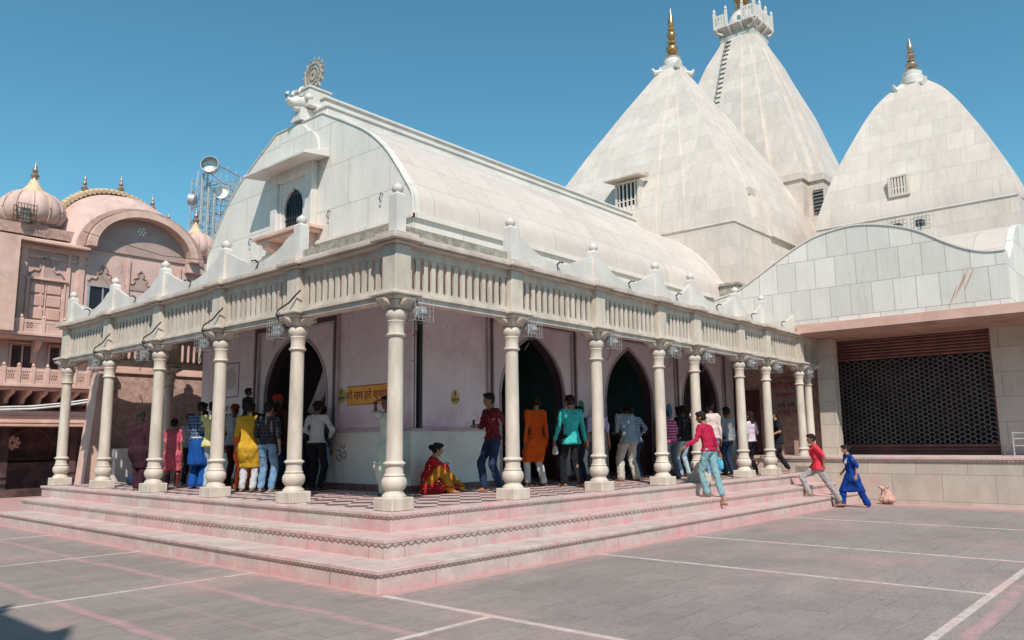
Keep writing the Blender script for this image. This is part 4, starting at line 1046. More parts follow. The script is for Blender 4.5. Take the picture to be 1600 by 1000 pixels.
m = MB(); m.loft([[(a, YP-.30, b) for a, b in garc(1.0)], [(a, YP-.28, b) for a, b in front], [(a, YP+.3, b) for a, b in mid], [(a, YP+1.4, b) for a, b in back], [(a, YP+3.2, b-.6) for a, b in back]], cap=False, closed=False)
m.build('curved_roof', M['pink_dirty'] if 0 else M['pink'], pal, smooth=60)
m = MB(); m.prism(garc(1.16, lift=-.12)+garc(1.02)[::-1], 'y', YP-.36, YP-.26); m.build('gable_band', M['pink_dirty'], pal)
m = MB()
for i in range(2, 39):
    a = PI*i/40; x = 4.55-2.2*math.cos(a); z = 7.95+2.17*math.sin(a)
    m.tube([(x, YP+.95, z-.10), (x, YP+1.35, z+.03), (x, YP+1.75, z-.08)], .085, 8)
m.build('ridge_tile', M['yellow'], pal, smooth=50)
for xx, zz in ((3.5, 9.75), (4.75, 10.02), (5.95, 9.55), (6.6, 9.0)):
    m = MB(); m.lathe([(.001, 0), (.12, 0), (.10, .08), (.05, .12), (.11, .20), (.13, .28), (.06, .34), (.04, .38), (.09, .43), (.05, .50), (.03, .56), (.05, .60), (.02, .68), (.001, .80)], (xx, YP+1.3, zz), 12); m.build('finial', M['silverish'], pal, smooth=45)
def bulb(cx, cy, zb, r, hgt):
    m = MB(); m.lathe([(.001, 0), (.62*r, 0), (.64*r, .10*hgt), (.88*r, .16*hgt), (1.0*r, .36*hgt), (1.0*r, .52*hgt), (.90*r, .72*hgt), (.68*r, .88*hgt), (.35*r, .98*hgt), (.001, 1.0*hgt)], (cx, cy, zb), 48, rib=.09, nrib=12)
    d = m.build('bulb_dome', M['pink'], pal, smooth=50)
    m = MB(); pf = [(.64*r, .10*hgt), (.88*r, .16*hgt), (1.0*r, .36*hgt), (1.0*r, .52*hgt), (.90*r, .72*hgt), (.68*r, .88*hgt), (.35*r, .98*hgt)]
    for k in range(12):
        a_ = 2*PI*(k+.5)/12; m.tube([(cx+q[0]*.985*math.cos(a_), cy+q[0]*.985*math.sin(a_), zb+q[1]) for q in smooth_curve(pf, 3)], .022, 5)
    m.build('ribbing', M['pink_light'], d, smooth=50)
    m = MB(); m.lathe([(.72*r, .82*hgt), (.60*r, .92*hgt), (.35*r, 1.0*hgt), (.20*r, 1.15*hgt), (.12*r, 1.30*hgt), (.001, 1.32*hgt)], (cx, cy, zb), 24, rib=.10, nrib=12); m.build('lotus_cap', M['yellow'], d, smooth=50)
    m = MB(); m.lathe([(.001, 0), (.10, 0), (.08, .06), (.13, .13), (.14, .18), (.06, .25), (.10, .33), (.05, .40), (.06, .46), (.02, .56), (.001, .70)], (cx, cy, zb+1.3*hgt), 12); m.build('finial', M['silverish'], d, smooth=45)
    m = MB(); m.lathe([(.001, -.35), (.80*r, -.35), (.80*r, -.22), (.70*r, -.18), (.70*r, -.03), (.80*r, .0), (.001, .0)], (cx, cy, zb), 24); m.build('dome_base', M['pink_dirty'], d)
bulb(1.68, YP+.6, 7.98, .98, 1.32)
bulb(7.55, YP+1.0, 7.95, .78, 1.15)
m = MB(); m.box(6.7, 8.6, YP-.3, YP+2.2, 7.2, 7.62); m.build('turret_base', M['pink'], pal)
fc = thing('caged_floodlight', (1.2, YP-.25, 8.0), 'black iron floodlight cage in front of the left pink dome', 'floodlight')
m = MB()
for i in range(7):
    for yy in (YP-.5, YP-.1): m.tube([(.95+i*.09, yy, 8.0), (.95+i*.09, yy, 8.55)], .01, 4)
for z in (8.05, 8.22, 8.38, 8.54):
    for yy in (YP-.5, YP-.1): m.tube([(.93, yy, z), (1.51, yy, z)], .01, 4)
m.build('cage', M['black'], fc)
m = MB(); m.box(1.1, 1.35, YP-.4, YP-.2, 8.0, 8.45); m.build('lamp_body', M['silverish'], fc)
m = MB(); pts_ = [(-2+i*.9, YP-1.25-.0*i, 2.15-.35*math.sin(PI*(i/7))+.05*i) for i in range(8)]
m.tube(pts_, .035, 6); m.tube([(p[0], p[1]+.1, p[2]+.08) for p in pts_], .03, 6)
tag(m.build('cable_bundle', M['whitep'], off=Vector((0, YP-1.2, 2))), 'thick white cables sagging below the lower balcony of the pink building', 'cable')
m = MB(); m.tube([(2.9, YP-.6, 7.95), (4.5, YP-3, 7.0), (6.3, YP-5.5, 6.6), (8.5, YP-8, 6.9)], .012, 5)
tag(m.build('overhead_wire', M['black'], off=Vector((2.9, YP, 7.9))), 'thin black wire running from the pink roof towards the temple hall', 'wire')

# ================================================================= ANTENNA MAST
an = thing('antenna_mast', (11, 26.5, G), 'lattice telecom mast with dishes behind the pink domes', 'antenna mast')
m = MB(); a0, w0 = (11.1, 26.5), .75
cr = [(a0[0]+sx*w0, a0[1]+sy*w0) for sx, sy in ((-1, -1), (1, -1), (1, 1), (-1, 1))]
for x, y in cr: m.tube([(x, y, 0), (x, y, 13.4)], .045, 6)
for k in range(9, 18):
    z = k*.75
    for i in range(4):
        p, q = cr[i], cr[(i+1) % 4]
        m.tube([(*p, z), (*q, z+.75)], .022, 4); m.tube([(*q, z), (*p, z+.75)], .022, 4); m.tube([(*p, z), (*q, z)], .02, 4)
m.build('lattice', M['steel'], an)
m = MB()
for x, y, z0, z1 in ((10.05, 25.6, 10.8, 13.3), (10.32, 25.5, 10.2, 12.9), (10.6, 25.5, 10.0, 12.6), (12.2, 25.7, 10.8, 13.0), (10.45, 25.7, 9, 12)): m.box(x-.065, x+.065, y-.06, y+.06, z0, z1)
each_box(m, 'panel_antenna', M['steel'], an, bevel=.02)
def dish(x, y, z, r, az, name='dish', mt='steel', d=.4):
    m = MB(); m.lathe([(.001, 0), (r*.4, .02), (r*.8, .10*r), (r, .25*r), (r, .25*r+d), (r*.97, .25*r+d), (r*.96, .28*r), (r*.78, .15*r), (r*.4, .06*r), (.001, .05*r)], (0, 0, 0), 24)
    R_ = Euler((PI/2-.15, 0, az)).to_matrix()
    m.v = [R_ @ v+Vector((x, y, z)) for v in m.v]; return m.build(name, M[mt], an, smooth=40)
dish(10.3, 25.3, 13.55, .40, -.75, d=.28); dish(10.98, 25.4, 12.5, .34, -.9, mt='whitep', d=.08); dish(9.9, 25.8, 12.0, .28, -2.3, d=.25); dish(12.0, 25.4, 12.3, .25, .4, d=.2)
m = MB()
for x, y, z in ((10.9, 25.6, 10.9), (11.6, 25.6, 10.3), (10.7, 25.5, 10.1), (12.1, 25.8, 11.3)): m.box(x-.18, x+.18, y-.12, y+.12, z-.3, z+.3)
each_box(m, 'radio_box', M['steel'], an, bevel=.02)
m = MB()
for k in range(30):
    x = 9.9+random.random()*2.4; z = 12.2+random.random()*1.9; m.tube([(x, 26, z-.8), (x, 26, z)], .018, 4)
for k in range(5): m.tube([(10.1, 26, 10+k*.8), (12.4, 26, 10.2+k*.75)], .025, 4)
m.tube([(10.9, 25.9, 14), (12.1, 25.9, 13.7), (12.15, 25.9, 12)], .04, 6)
m.build('rod', M['steel'], an)

# building behind the photographer, whose shadow crosses the bottom left corner
ob_ = thing('courtyard_building', (-14, -6, G), 'plain pink building behind the viewpoint, shading the bottom left corner', 'building')
m = MB(); m.box(-20, -9.1, -30, 6, G, 7.4); m.build('wall', M['pink'], ob_)
m = MB()
q = -14
while q < 5: m.lathe([(.12, 7.4), (.16, 7.6), (.10, 7.8), (.03, 8.0), (.001, 8.15)], (-9.3, q, 0), 8); q += 1.55
m.build('parapet_finial', M['pink_light'], ob_)
# ================================================================= PEOPLE
def mat_cloth(name, c, c2=None, pattern=None, rough=.85):
    m, N, b = newmat(name)
    oc = N.n('ShaderNodeTexCoord').outputs['Object']
    c2 = c2 or tuple(x*.6 for x in c)
    if pattern == 'check':
        sp = N.n('ShaderNodeSeparateXYZ', {0: oc})
        s1 = N.math('GREATER_THAN', N.math('SINE', N.math('MULTIPLY', N.math('ADD', sp.outputs[0], sp.outputs[1]), 95)), .2)
        s2 = N.math('GREATER_THAN', N.math('SINE', N.math('MULTIPLY', sp.outputs[2], 95)), .2)
        f = N.math('MULTIPLY', N.math('ADD', s1, s2), .5)
    elif pattern == 'stripev':
        sp = N.n('ShaderNodeSeparateXYZ', {0: oc})
        f = N.math('GREATER_THAN', N.math('SINE', N.math('MULTIPLY', N.math('ADD', sp.outputs[0], sp.outputs[1]), 150)), .3)
    elif pattern == 'stripeh':
        sp = N.n('ShaderNodeSeparateXYZ', {0: oc})
        f = N.math('GREATER_THAN', N.math('SINE', N.math('MULTIPLY', sp.outputs[2], 90)), .55)
    elif pattern == 'floral':
        f = N.ramp(N.n('ShaderNodeTexVoronoi', {'Vector': oc, 'Scale': 17}).outputs[0], .30, .18)
    else:
        f = N.math('MULTIPLY', N.ramp(N.noise(oc, 6, 5), .35, .7), .6)
    col = N.mix(f, c, c2)
    link(N, col, b.inputs['Base Color']); b.inputs['Roughness'].default_value = .95; b.inputs['Specular IOR Level'].default_value = .12
    link(N, N.n('ShaderNodeBump', {'Strength': .6, 'Distance': .012, 'Height': N.noise(N.n('ShaderNodeMapping', {'Vector': oc, 'Scale': (1, 1, .5)}).outputs[0], 14, 5)}).outputs[0], b.inputs['Normal'])
    return m
SKIN = [plain('brown_skin', (.27, .135, .08), (.22, .105, .06), rough=.55, scale=8), plain('light_brown_skin', (.40, .22, .14), (.34, .18, .11), rough=.55, scale=8), plain('dark_brown_skin', (.14, .07, .045), (.11, .055, .035), rough=.55, scale=8)]
HAIR = plain('black_hair', (.014, .011, .010), (.03, .024, .02), rough=.75, scale=30, bump=.4, bscale=80)
HAIR.node_tree.nodes['Principled BSDF'].inputs['Specular IOR Level'].default_value = .12
SPH = []
def _sph():
    bm = bmesh.new(); bmesh.ops.create_icosphere(bm, subdivisions=2, radius=1)
    r = [v.co.copy() for v in bm.verts]; bm.free(); return r
SPH = _sph()
def hull_into(bm, pts):
    t = bmesh.new(); vs = [t.verts.new(p) for p in pts]
    r = bmesh.ops.convex_hull(t, input=vs)
    bmesh.ops.delete(t, geom=list({g for g in r['geom_interior'] if isinstance(g, bmesh.types.BMVert)}), context='VERTS')
    me = bpy.data.meshes.new('t'); t.to_mesh(me); t.free(); bm.from_mesh(me); bpy.data.meshes.remove(me)
def E_(c, r, R=None):
    c = Vector(c); r = (r, r, r) if not hasattr(r, '__len__') else r
    out = []
    for s in SPH:
        v = Vector((s.x*r[0], s.y*r[1], s.z*r[2])); v = R @ v if R else v
        out.append(v+c)
    return out
def fuse(prims, vox, name, mt, parent, folds=0, fscale=(14, 14, 5), sm=4, seed=0, bigfold=0):
    """prims: list of point clouds; each is hulled, all are fused into one continuous skin"""
    bm = bmesh.new()
    for p in prims: hull_into(bm, p)
    me = bpy.data.meshes.new(name); bm.to_mesh(me); bm.free()
    ob = bpy.data.objects.new(name, me); C.objects.link(ob)
    md = ob.modifiers.new('r', 'REMESH'); md.mode = 'VOXEL'; md.voxel_size = vox
    ms = ob.modifiers.new('s', 'SMOOTH'); ms.factor = .5; ms.iterations = sm
    ob.parent = parent; PEND.append((ob, mt, folds, fscale, seed, bigfold)); return ob
PEND = []
def settle():
    dg = bpy.context.evaluated_depsgraph_get()
    for ob, mt, folds, fscale, seed, bigfold in PEND:
        old = ob.data; m2 = bpy.data.meshes.new_from_object(ob.evaluated_get(dg)); m2.name = ob.name
        if folds:
            sx, sy, sz = fscale; off = Vector((seed*3.1, seed*1.7, seed)); nz = noise.noise
            co = [v.co.copy() for v in m2.vertices]; nr = [v.normal.copy() for v in m2.vertices]; fl = []
            for p, n_ in zip(co, nr):
                q = Vector((p.x*sx, p.y*sy, p.z*sz))+off
                d = nz(q)*folds+nz(q*2.1)*folds*.45
                if bigfold: d += nz(Vector((p.x*5, p.y*5, p.z*7))+off)*bigfold
                fl += (p.x+n_.x*d, p.y+n_.y*d, p.z+n_.z*d)
            m2.vertices.foreach_set('co', fl)
        m2.materials.clear(); m2.materials.append(mt)
        m2.polygons.foreach_set('use_smooth', [True]*len(m2.polygons))
        ob['_m'] = m2.name
    for ob, *_ in PEND:
        ob.modifiers.clear(); old = ob.data; ob.data = bpy.data.meshes[ob['_m']]; del ob['_m']; bpy.data.meshes.remove(old)
def ik(a, t, l1, l2, pole):
    d = t-a; L = min(d.length, (l1+l2)*.999); L = max(L, abs(l1-l2)+.02); dn = d.normalized()
    x = (l1*l1-l2*l2+L*L)/(2*L); h = math.sqrt(max(0, l1*l1-x*x))
    p = (pole-dn*pole.dot(dn)); p = p.normalized() if p.length > 1e-4 else Vector((1, 0, 0))
    return a+dn*x+p*h, a+dn*L
def person(loc, yaw, H=1.70, label='', female=False, skin=0, pelvis=(0, .90), lean=0, side=0, twist=0, head=(0, 0), handL=None, handR=None, elbL=(-1, .5, -.3), elbR=(-1, -.5, -.3),
           footL=None, footR=None, kneeL=(1, .1, 0), kneeR=(1, -.1, 0), top=('shirt', 'M'), bottom=('trousers', 'M'), hair='short', headgear=None, sleeve=1.0, hem=None, shoes=None, extra=None, face=False, group=None, build=1.08):
    """x forward, y left, z up; lengths for a 1.70 m body, scaled to H"""
    S = H/1.70; z0 = loc[2]
    t_ = thing('person', loc, label, 'person', group); t_.rotation_euler = (0, 0, math.radians(yaw)); t_.scale = (S, S, S)
    V = Vector; B = build
    pel = V((pelvis[0], 0, pelvis[1]))
    ry = Matrix.Rotation(math.radians(lean), 3, 'Y'); rx = Matrix.Rotation(math.radians(side), 3, 'X'); rz = Matrix.Rotation(math.radians(twist), 3, 'Z')
    RT = rx @ ry @ rz; half_ = Matrix.Rotation(math.radians(lean*.5), 3, 'Y')
    def T(x, y, z): return pel+(RT @ V((x, y, z)))
    sw = .150 if female else .178; hw = .092
    waist = pel+half_ @ V((0, 0, .17)); chest = T(.0, 0, .36); nb = T(-.01, 0, .525); shz = .475
    sh = {1: T(0, sw, shz), -1: T(0, -sw, shz)}
    hip = {1: pel+V((0, hw, -.02)), -1: pel+V((0, -hw, -.02))}
    RH = Matrix.Rotation(math.radians(lean*.45), 3, 'Y') @ Matrix.Rotation(math.radians(head[0]), 3, 'Z') @ Matrix.Rotation(math.radians(head[1]), 3, 'Y')
    hc_ = nb+RH @ V((.03, 0, .155))
    def Hh(x, y, z): return hc_+RH @ V((x, y, z))
    foot = {1: V(footL if footL else (0.02, .11, 0)), -1: V(footR if footR else (-.02, -.11, 0))}
    kp = {1: V(kneeL), -1: V(kneeR)}
    ank, knee = {}, {}
    for s in (1, -1):
        an_ = foot[s]+V((0, 0, .075)); knee[s], ank[s] = ik(hip[s], an_, .43, .42, kp[s])
    hd = {1: handL, -1: handR}; el, wr = {}, {}
    ep = {1: V(elbL), -1: V(elbR)}
    for s in (1, -1):
        tg = V(hd[s]) if hd[s] else T(.03, s*(sw+.055), -.07)
        el[s], wr[s] = ik(sh[s], tg, .285, .255, ep[s])
    # ---- body, one continuous skin
    P = []
    def cap(a, b, ra, rb): P.append(E_(a, ra)+E_(b, rb))
    cr = (.100, .135, .11); 
    P.append(E_(chest, (.095*B, .14*B, .12), RT)+E_(waist, (.080*B, .115*B, .07), half_))
    P.append(E_(waist, (.080*B, .115*B, .07), half_)+E_(pel, (.095*B, .135*B, .08)))
    P.append(E_(chest+RT @ V((0, 0, .03)), (.085, .13, .09), RT)+E_(sh[1], .045)+E_(sh[-1], .045))
    P.append(E_(nb+RT @ V((0, 0, -.05)), .06)+E_(nb+RH @ V((.008, 0, .03)), .052)); P.append(E_(nb, .050)+E_(nb+RH @ V((.015, 0, .09)), .050))
    for s in (1, -1):
        cap(sh[s], el[s], .048*B, .037); cap(el[s], wr[s], .038, .025)
        cap(hip[s], knee[s], .070*B, .046); cap(knee[s], ank[s], .047, .031)
        mid = knee[s].lerp(ank[s], .3)-V((.015, 0, 0)); P.append(E_(mid, (.046, .044, .09)))
        # foot: heel, instep, toes
        d = V((1, .12*s, 0)).normalized(); lift = foot[s].z
        toe = foot[s]+d*.155+V((0, 0, .018)); heel = foot[s]-d*.05+V((0, 0, .028))
        if shoes != 'none':
            P.append(E_(heel, (.034, .032, .028))+E_(foot[s]+d*.09+V((0, 0, .028)), (.03, .042, .026)))
            P.append(E_(foot[s]+d*.09+V((0, 0, .025)), (.03, .042, .022))+E_(toe, (.024, .036, .015)))
            P.append(E_(ank[s], .036)+E_(foot[s]+d*.05+V((0, 0, .04)), .032))
        # hand: palm, four fingers of unequal length, thumb from its side
        f = (wr[s]-el[s]).normalized(); sidev = f.cross(V((0, 0, 1))); sidev = sidev.normalized() if sidev.length > .1 else V((0, s, 0))
        fwd_ = V((1, 0, 0))-f*f.x; fwd_ = fwd_.normalized() if fwd_.length > .15 else V((0, 0, 1)).cross(f).normalized()
        nrm = f.cross(fwd_).normalized(); nrm = nrm if nrm.y*s < 0 else -nrm     # palm side, towards the body
        pc_ = wr[s]+f*.05
        P.append([wr[s]+a for a in E_((0, 0, 0), .024)]+[pc_+fwd_*q+a for q in (-.022, .025) for a in E_((0, 0, 0), .014)]+[wr[s]+f*.085+fwd_*q+a for q in (-.026, .028) for a in E_((0, 0, 0), .012)])
        for i, (q, ln) in enumerate(((.030, .070), (.010, .078), (-.010, .072), (-.028, .056))):
            b0 = wr[s]+f*.085+fwd_*q; b1 = b0+f*ln*.5+nrm*ln*.12; b2 = b1+f*ln*.33+nrm*ln*.42
            P.append(E_(b0, .0100)+E_(b1, .0092)); P.append(E_(b1, .0092)+E_(b2, .0082))
        th0 = wr[s]+f*.028+fwd_*.026; th1 = th0+f*.035+fwd_*.026+nrm*.008; th2 = th1+f*.030+fwd_*.004+nrm*.012
        P.append(E_(th0, .013)+E_(th1, .0108)); P.append(E_(th1, .0108)+E_(th2, .009))
    P.append(E_(Hh(-.012, 0, .022), (.094, .075, .090), RH)+E_(Hh(.02, 0, -.03), (.066, .060, .055), RH))
    P.append(E_(Hh(.015, 0, -.02), (.066, .060, .06), RH)+E_(Hh(.048, 0, -.088), (.028, .030, .018), RH)+E_(Hh(.01, 0, -.062), (.05, .052, .03), RH))
    P.append(E_(Hh(.080, 0, .012), (.010, .008, .01), RH)+E_(Hh(.100, 0, -.030), (.013, .014, .009), RH))
    P.append(E_(Hh(.078, 0, -.062), (.012, .024, .006), RH)); P.append(E_(Hh(.075, 0, -.072), (.013, .020, .006), RH))
    P.append(E_(Hh(.077, .03, .025), (.010, .024, .007), RH)); P.append(E_(Hh(.077, -.03, .025), (.010, .024, .007), RH))
    for s in (1, -1): P.append(E_(Hh(-.005, s*.076, -.012), (.018, .010, .030), RH))
    body = fuse(P, .0085, 'body', SKIN[skin], t_, sm=3)
    # ---- hair
    HP = []
    if hair in ('short', 'long', 'bun', 'braid', 'pony'):
        HP.append(E_(Hh(-.026, 0, .038), (.100, .092, .094), RH)); HP.append(E_(Hh(-.044, 0, -.014), (.068, .083, .064), RH)); HP.append(E_(Hh(.030, 0, .090), (.060, .068, .038), RH))
        if hair == 'bun': HP.append(E_(Hh(-.13, 0, .01), (.05, .055, .05), RH))
        if hair == 'long':
            HP.append(E_(Hh(-.055, 0, .0), (.055, .082, .07), RH)+E_(Hh(-.085, 0, -.24), (.028, .085, .05), RH))
        if hair in ('braid', 'pony'):
            HP.append(E_(Hh(-.10, 0, -.02), (.035, .04, .05), RH)+E_(nb+RT @ V((-.10, 0, -.06)), .036))
            HP.append(E_(nb+RT @ V((-.10, 0, -.06)), .036)+E_(nb+RT @ V((-.135, .01, -.32)), .018))
        fuse(HP, .010, 'hair', HAIR, t_, folds=.012, fscale=(38, 38, 26), sm=1, seed=len(label))
    if headgear:
        kind, mt = headgear
        if kind == 'turban':
            fuse([E_(Hh(-.015, 0, .060), (.112, .100, .062), RH), E_(Hh(-.02, 0, .095), (.085, .08, .050), RH)], .010, 'turban', mt, t_, folds=.010, fscale=(10, 10, 60), sm=1)
        elif kind == 'veil':
            fuse([E_(Hh(-.03, 0, .035), (.108, .098, .098), RH), E_(Hh(-.075, 0, -.01), (.06, .09, .07), RH)+E_(nb+RT @ V((-.09, 0, -.20)), (.05, .16, .08)), E_(sh[1]+V((0, 0, 0)), .06)+E_(nb+RT @ V((-.07, 0, -.05)), .06)+E_(sh[-1], .06)], .011, 'veil', mt, t_, folds=.008, sm=2)
    if face:
        for s in (1, -1):
            fuse([E_(Hh(.0805, s*.030, .004), (.006, .012, .006), RH)], .003, 'eye', HAIR, t_, sm=0)
            fuse([E_(Hh(.083, s*.020, .026), .0035)+E_(Hh(.078, s*.046, .024), .003)], .003, 'eyebrow', HAIR, t_, sm=0)
        fuse([E_(Hh(.088, 0, -.0665), (.005, .019, .0028), RH)], .003, 'mouth', M['doorred'], t_, sm=0)
    # ---- lower garment
    kind, mt = bottom
    g = .016
    if kind in ('trousers', 'loose', 'tight'):
        e = {'trousers': .016, 'loose': .034, 'tight': .008}[kind]
        L_ = [E_(pel+V((0, 0, .06)), (.088*B, .126*B, .06))+E_(pel+V((0, 0, -.02)), (.097*B, .134*B, .08))]
        for s in (1, -1):
            an2 = ank[s]+(knee[s]-ank[s]).normalized()*(.015)
            L_.append(E_(hip[s]+V((0, 0, .0)), .079*B+e*.5)+E_(knee[s], .056+e)); L_.append(E_(knee[s], .056+e)+E_(an2, .046+e*(1.15 if kind != 'tight' else .6)))
        fuse(L_, .012, 'trousers', mt, t_, folds=.013 if kind != 'tight' else .006, fscale=(15, 15, 13), sm=2, seed=3+len(label), bigfold=.010)
    elif kind in ('skirt', 'saree'):
        fx = (foot[1]+foot[-1])*.5; zz = max(0.03, min(foot[1].z, foot[-1].z)+.05)
        L_ = [E_(pel+V((0, 0, .08)), (.10, .13, .03))+E_(pel+V((0, 0, -.06)), (.125, .16, .03))]
        L_.append(E_(pel+V((0, 0, -.06)), (.125, .16, .03))+E_(V((knee[1].x*.5+knee[-1].x*.5, 0, .47)), (.13, .17, .03))+E_(knee[1], .08)+E_(knee[-1], .08))
        L_.append(E_(knee[1], .08)+E_(knee[-1], .08)+E_(V((foot[1].x+.02, foot[1].y, zz)), (.10, .09, .03))+E_(V((foot[-1].x+.02, foot[-1].y, zz)), (.10, .09, .03)))
        fuse(L_, .012, 'saree' if kind == 'saree' else 'skirt', mt, t_, folds=.016, fscale=(16, 16, 2), sm=2, seed=5, bigfold=.008)
    # ---- upper garment
    kind, mt = top
    e = .014
    U = [E_(chest+RT @ V((.0, 0, .02)), (.112*B, .155*B, .125), RT)+E_(waist, (.100*B, .132*B, .07), half_),
         E_(waist, (.100*B, .132*B, .07), half_)+E_(pel+V((0, 0, .03)), (.112*B, .148*B, .07)),
         E_(chest+RT @ V((0, 0, .05)), (.095*B, .14*B, .085), RT)+E_(sh[1]+V((0, 0, .004)), .056)+E_(sh[-1]+V((0, 0, .004)), .056),
         E_(nb+RT @ V((-.005, 0, -.02)), (.066, .07, .035))+E_(sh[1], .045)+E_(sh[-1], .045)]
    hemz = {'tee': -.03, 'shirt': -.07, 'longshirt': -.14, 'sweater': -.05, 'kurta': -.44, 'kurti': -.36}.get(kind, -.07) if hem is None else hem
    if kind in ('kurta', 'kurti'):
        kx = (knee[1].x+knee[-1].x)*.5
        zh = pel.z+hemz
        fl = 1.0 if kind == 'kurta' else 1.12
        def at_h(s):
            a, b = (hip[s], knee[s]) if zh > knee[s].z else (knee[s], ank[s])
            t = (a.z-zh)/max(.01, a.z-b.z); return a.lerp(b, max(0, min(1, t)))
        U.append(E_(pel+V((0, 0, .02)), (.118*B, .152*B, .05))+[q for s in (1, -1) for q in E_(at_h(s), (.118*fl, .100*fl, .015))]); U.append([q for s in (1, -1) for q in E_(hip[s]+V((0, 0, -.06)), .128*B)]+[q for s in (1, -1) for q in E_(hip[s].lerp(at_h(s), .6), .124)])
    else:
        U.append(E_(pel+V((0, 0, .03)), (.114*B, .150*B, .05))+E_(pel+V((0, 0, hemz+.05)), (.138*B, .172*B, .03)))
        if hemz < 0: U.append(E_(pel+V((0, 0, .03)), (.114*B, .150*B, .05))+[q for s in (1, -1) for q in E_(V((hip[s].x, hip[s].y, pel.z+hemz+.035)), (.112*B, .104*B, .022))])
    for s in (1, -1):
        U.append(E_(sh[s], .060*B)+E_(sh[s].lerp(el[s], min(1, sleeve*2)), .054 if sleeve < .6 else .050))
        if sleeve > .5: U.append(E_(el[s], .050)+E_(el[s].lerp(wr[s], min(.95, (sleeve-.5)*2)), .038))
    fuse(U, .012, {'tee': 't_shirt', 'sweater': 'sweater', 'kurta': 'kurta', 'kurti': 'kurta'}.get(kind, 'shirt'), mt, t_, folds=.016, fscale=(13, 13, 11) if kind not in ('kurta', 'kurti') else (14, 14, 4), sm=2, seed=7+len(label), bigfold=.014)
    if extra: extra(t_, dict(T=T, Hh=Hh, sh=sh, wr=wr, el=el, nb=nb, pel=pel, RT=RT, hip=hip, knee=knee, ank=ank, chest=chest, waist=waist, foot=foot))
    return t_
mc = mat_cloth
K = dict(
 purple=mc('plum_cotton', (.045, .018, .028)), floral=mc('pink_floral_cotton', (.50, .09, .14), (.62, .38, .38), 'floral'), greyc=mc('grey_cotton', (.26, .27, .30)),
 check=mc('navy_check_cotton', (.012, .03, .10), (.20, .26, .34), 'check'), blue=mc('bright_blue_cotton', (.012, .075, .30)), paleyel=mc('pale_yellow_cotton', (.62, .57, .26), (.45, .42, .20)),
 ltjean=mc('light_blue_denim', (.28, .38, .46), (.42, .50, .56)), jean=mc('blue_denim', (.12, .22, .36), (.28, .40, .52)), dkjean=mc('dark_denim', (.018, .032, .075), (.03, .05, .10)), maroon=mc('dark_maroon_cotton', (.10, .02, .022)),
 mustard=mc('mustard_cotton', (.56, .33, .035), (.42, .24, .02)), ltgrey=mc('light_grey_cotton', (.44, .45, .48), (.36, .37, .40)), orange=mc('orange_cotton', (.68, .13, .03), (.55, .09, .025)), darkch=mc('dark_check_cotton', (.022, .024, .035), (.07, .065, .08), 'check'),
 brown=mc('rust_brown_cotton', (.085, .03, .02)), white=mc('off_white_knit', (.52, .53, .53), (.44, .45, .46)), black=mc('black_cotton', (.014, .014, .017), (.025, .025, .03)), palegreen=mc('pale_green_muslin', (.55, .60, .50), (.46, .52, .42)),
 mshirt=mc('maroon_striped_cotton', (.17, .025, .035), (.085, .012, .018), 'stripev'), kur=mc('saffron_orange_cotton', (.66, .105, .018), (.50, .075, .012)), whitec=mc('white_cotton', (.62, .62, .60), (.52, .52, .51)),
 teal=mc('teal_shirting', (.05, .42, .40), (.035, .33, .32)), lav=mc('lavender_cotton', (.34, .30, .46), (.28, .25, .40)), bgrey=mc('blue_grey_shirting', (.27, .33, .37), (.20, .25, .29)), beige=mc('beige_trouser_cloth', (.46, .43, .38), (.38, .35, .31)),
 bplaid=mc('blue_plaid_cotton', (.10, .15, .24), (.30, .34, .42), 'check'), mag=mc('magenta_striped_cotton', (.36, .04, .13), (.55, .30, .40), 'stripeh'), pinkw=mc('pinkish_white_cotton', (.60, .50, .49), (.50, .38, .38)),
 crimson=mc('crimson_cotton', (.40, .018, .06), (.30, .012, .04)), wjean=mc('faded_teal_denim', (.16, .30, .34), (.30, .44, .46)), lil=mc('lilac_white_cotton', (.58, .50, .58), (.48, .38, .48)), redt=mc('coral_red_jersey', (.66, .045, .075), (.52, .03, .05)),
 greyt=mc('grey_trouser_cloth', (.30, .28, .29), (.38, .36, .37)), royal=mc('royal_blue_cotton', (.008, .035, .20), (.015, .06, .30)), redpr=mc('red_print_cotton', (.40, .018, .022), (.55, .30, .22), 'floral'), must2=mc('mustard_silk', (.46, .20, .025), (.30, .10, .02)),
 redcap=mc('red_head_cloth', (.40, .035, .03)), ltblue=mc('sky_blue_plastic', (.10, .42, .58)), slate=mc('slate_cotton', (.10, .115, .15)), dupw=mc('white_printed_stole', (.52, .54, .56), (.10, .14, .3), 'floral'))
K = K
def bag(kind='bag', col='white', side=-1, drop=.22, w_=.10, h_=.2):
    def f(t_, d):
        m = MB(); p = d['wr'][side]+Vector((.0, 0, -.11)); 
        m.loft([[(p.x+a*w_*k, p.y+b*.03*k, p.z+z) for a, b in ((-1, -1), (1, -1), (1, 1), (-1, 1))] for k, z in ((.35, .02), (.75, -.03), (1.0, -.10), (1.05, -h_), (.8, -h_-.03))])
        bg_ = m.build('carrier_bag', K[col], None, smooth=50, bevel=.01, off=Vector((0, 0, 0)))
        bg_.rotation_euler = t_.rotation_euler; bg_.scale = t_.scale; bg_.location = t_.location
        me = bg_.data
        return bg_
    return f
def held(fn, label, cat, name):
    def f(t_, d):
        o = fn(t_, d); o.name = name; tag(o, label, cat)
    return f
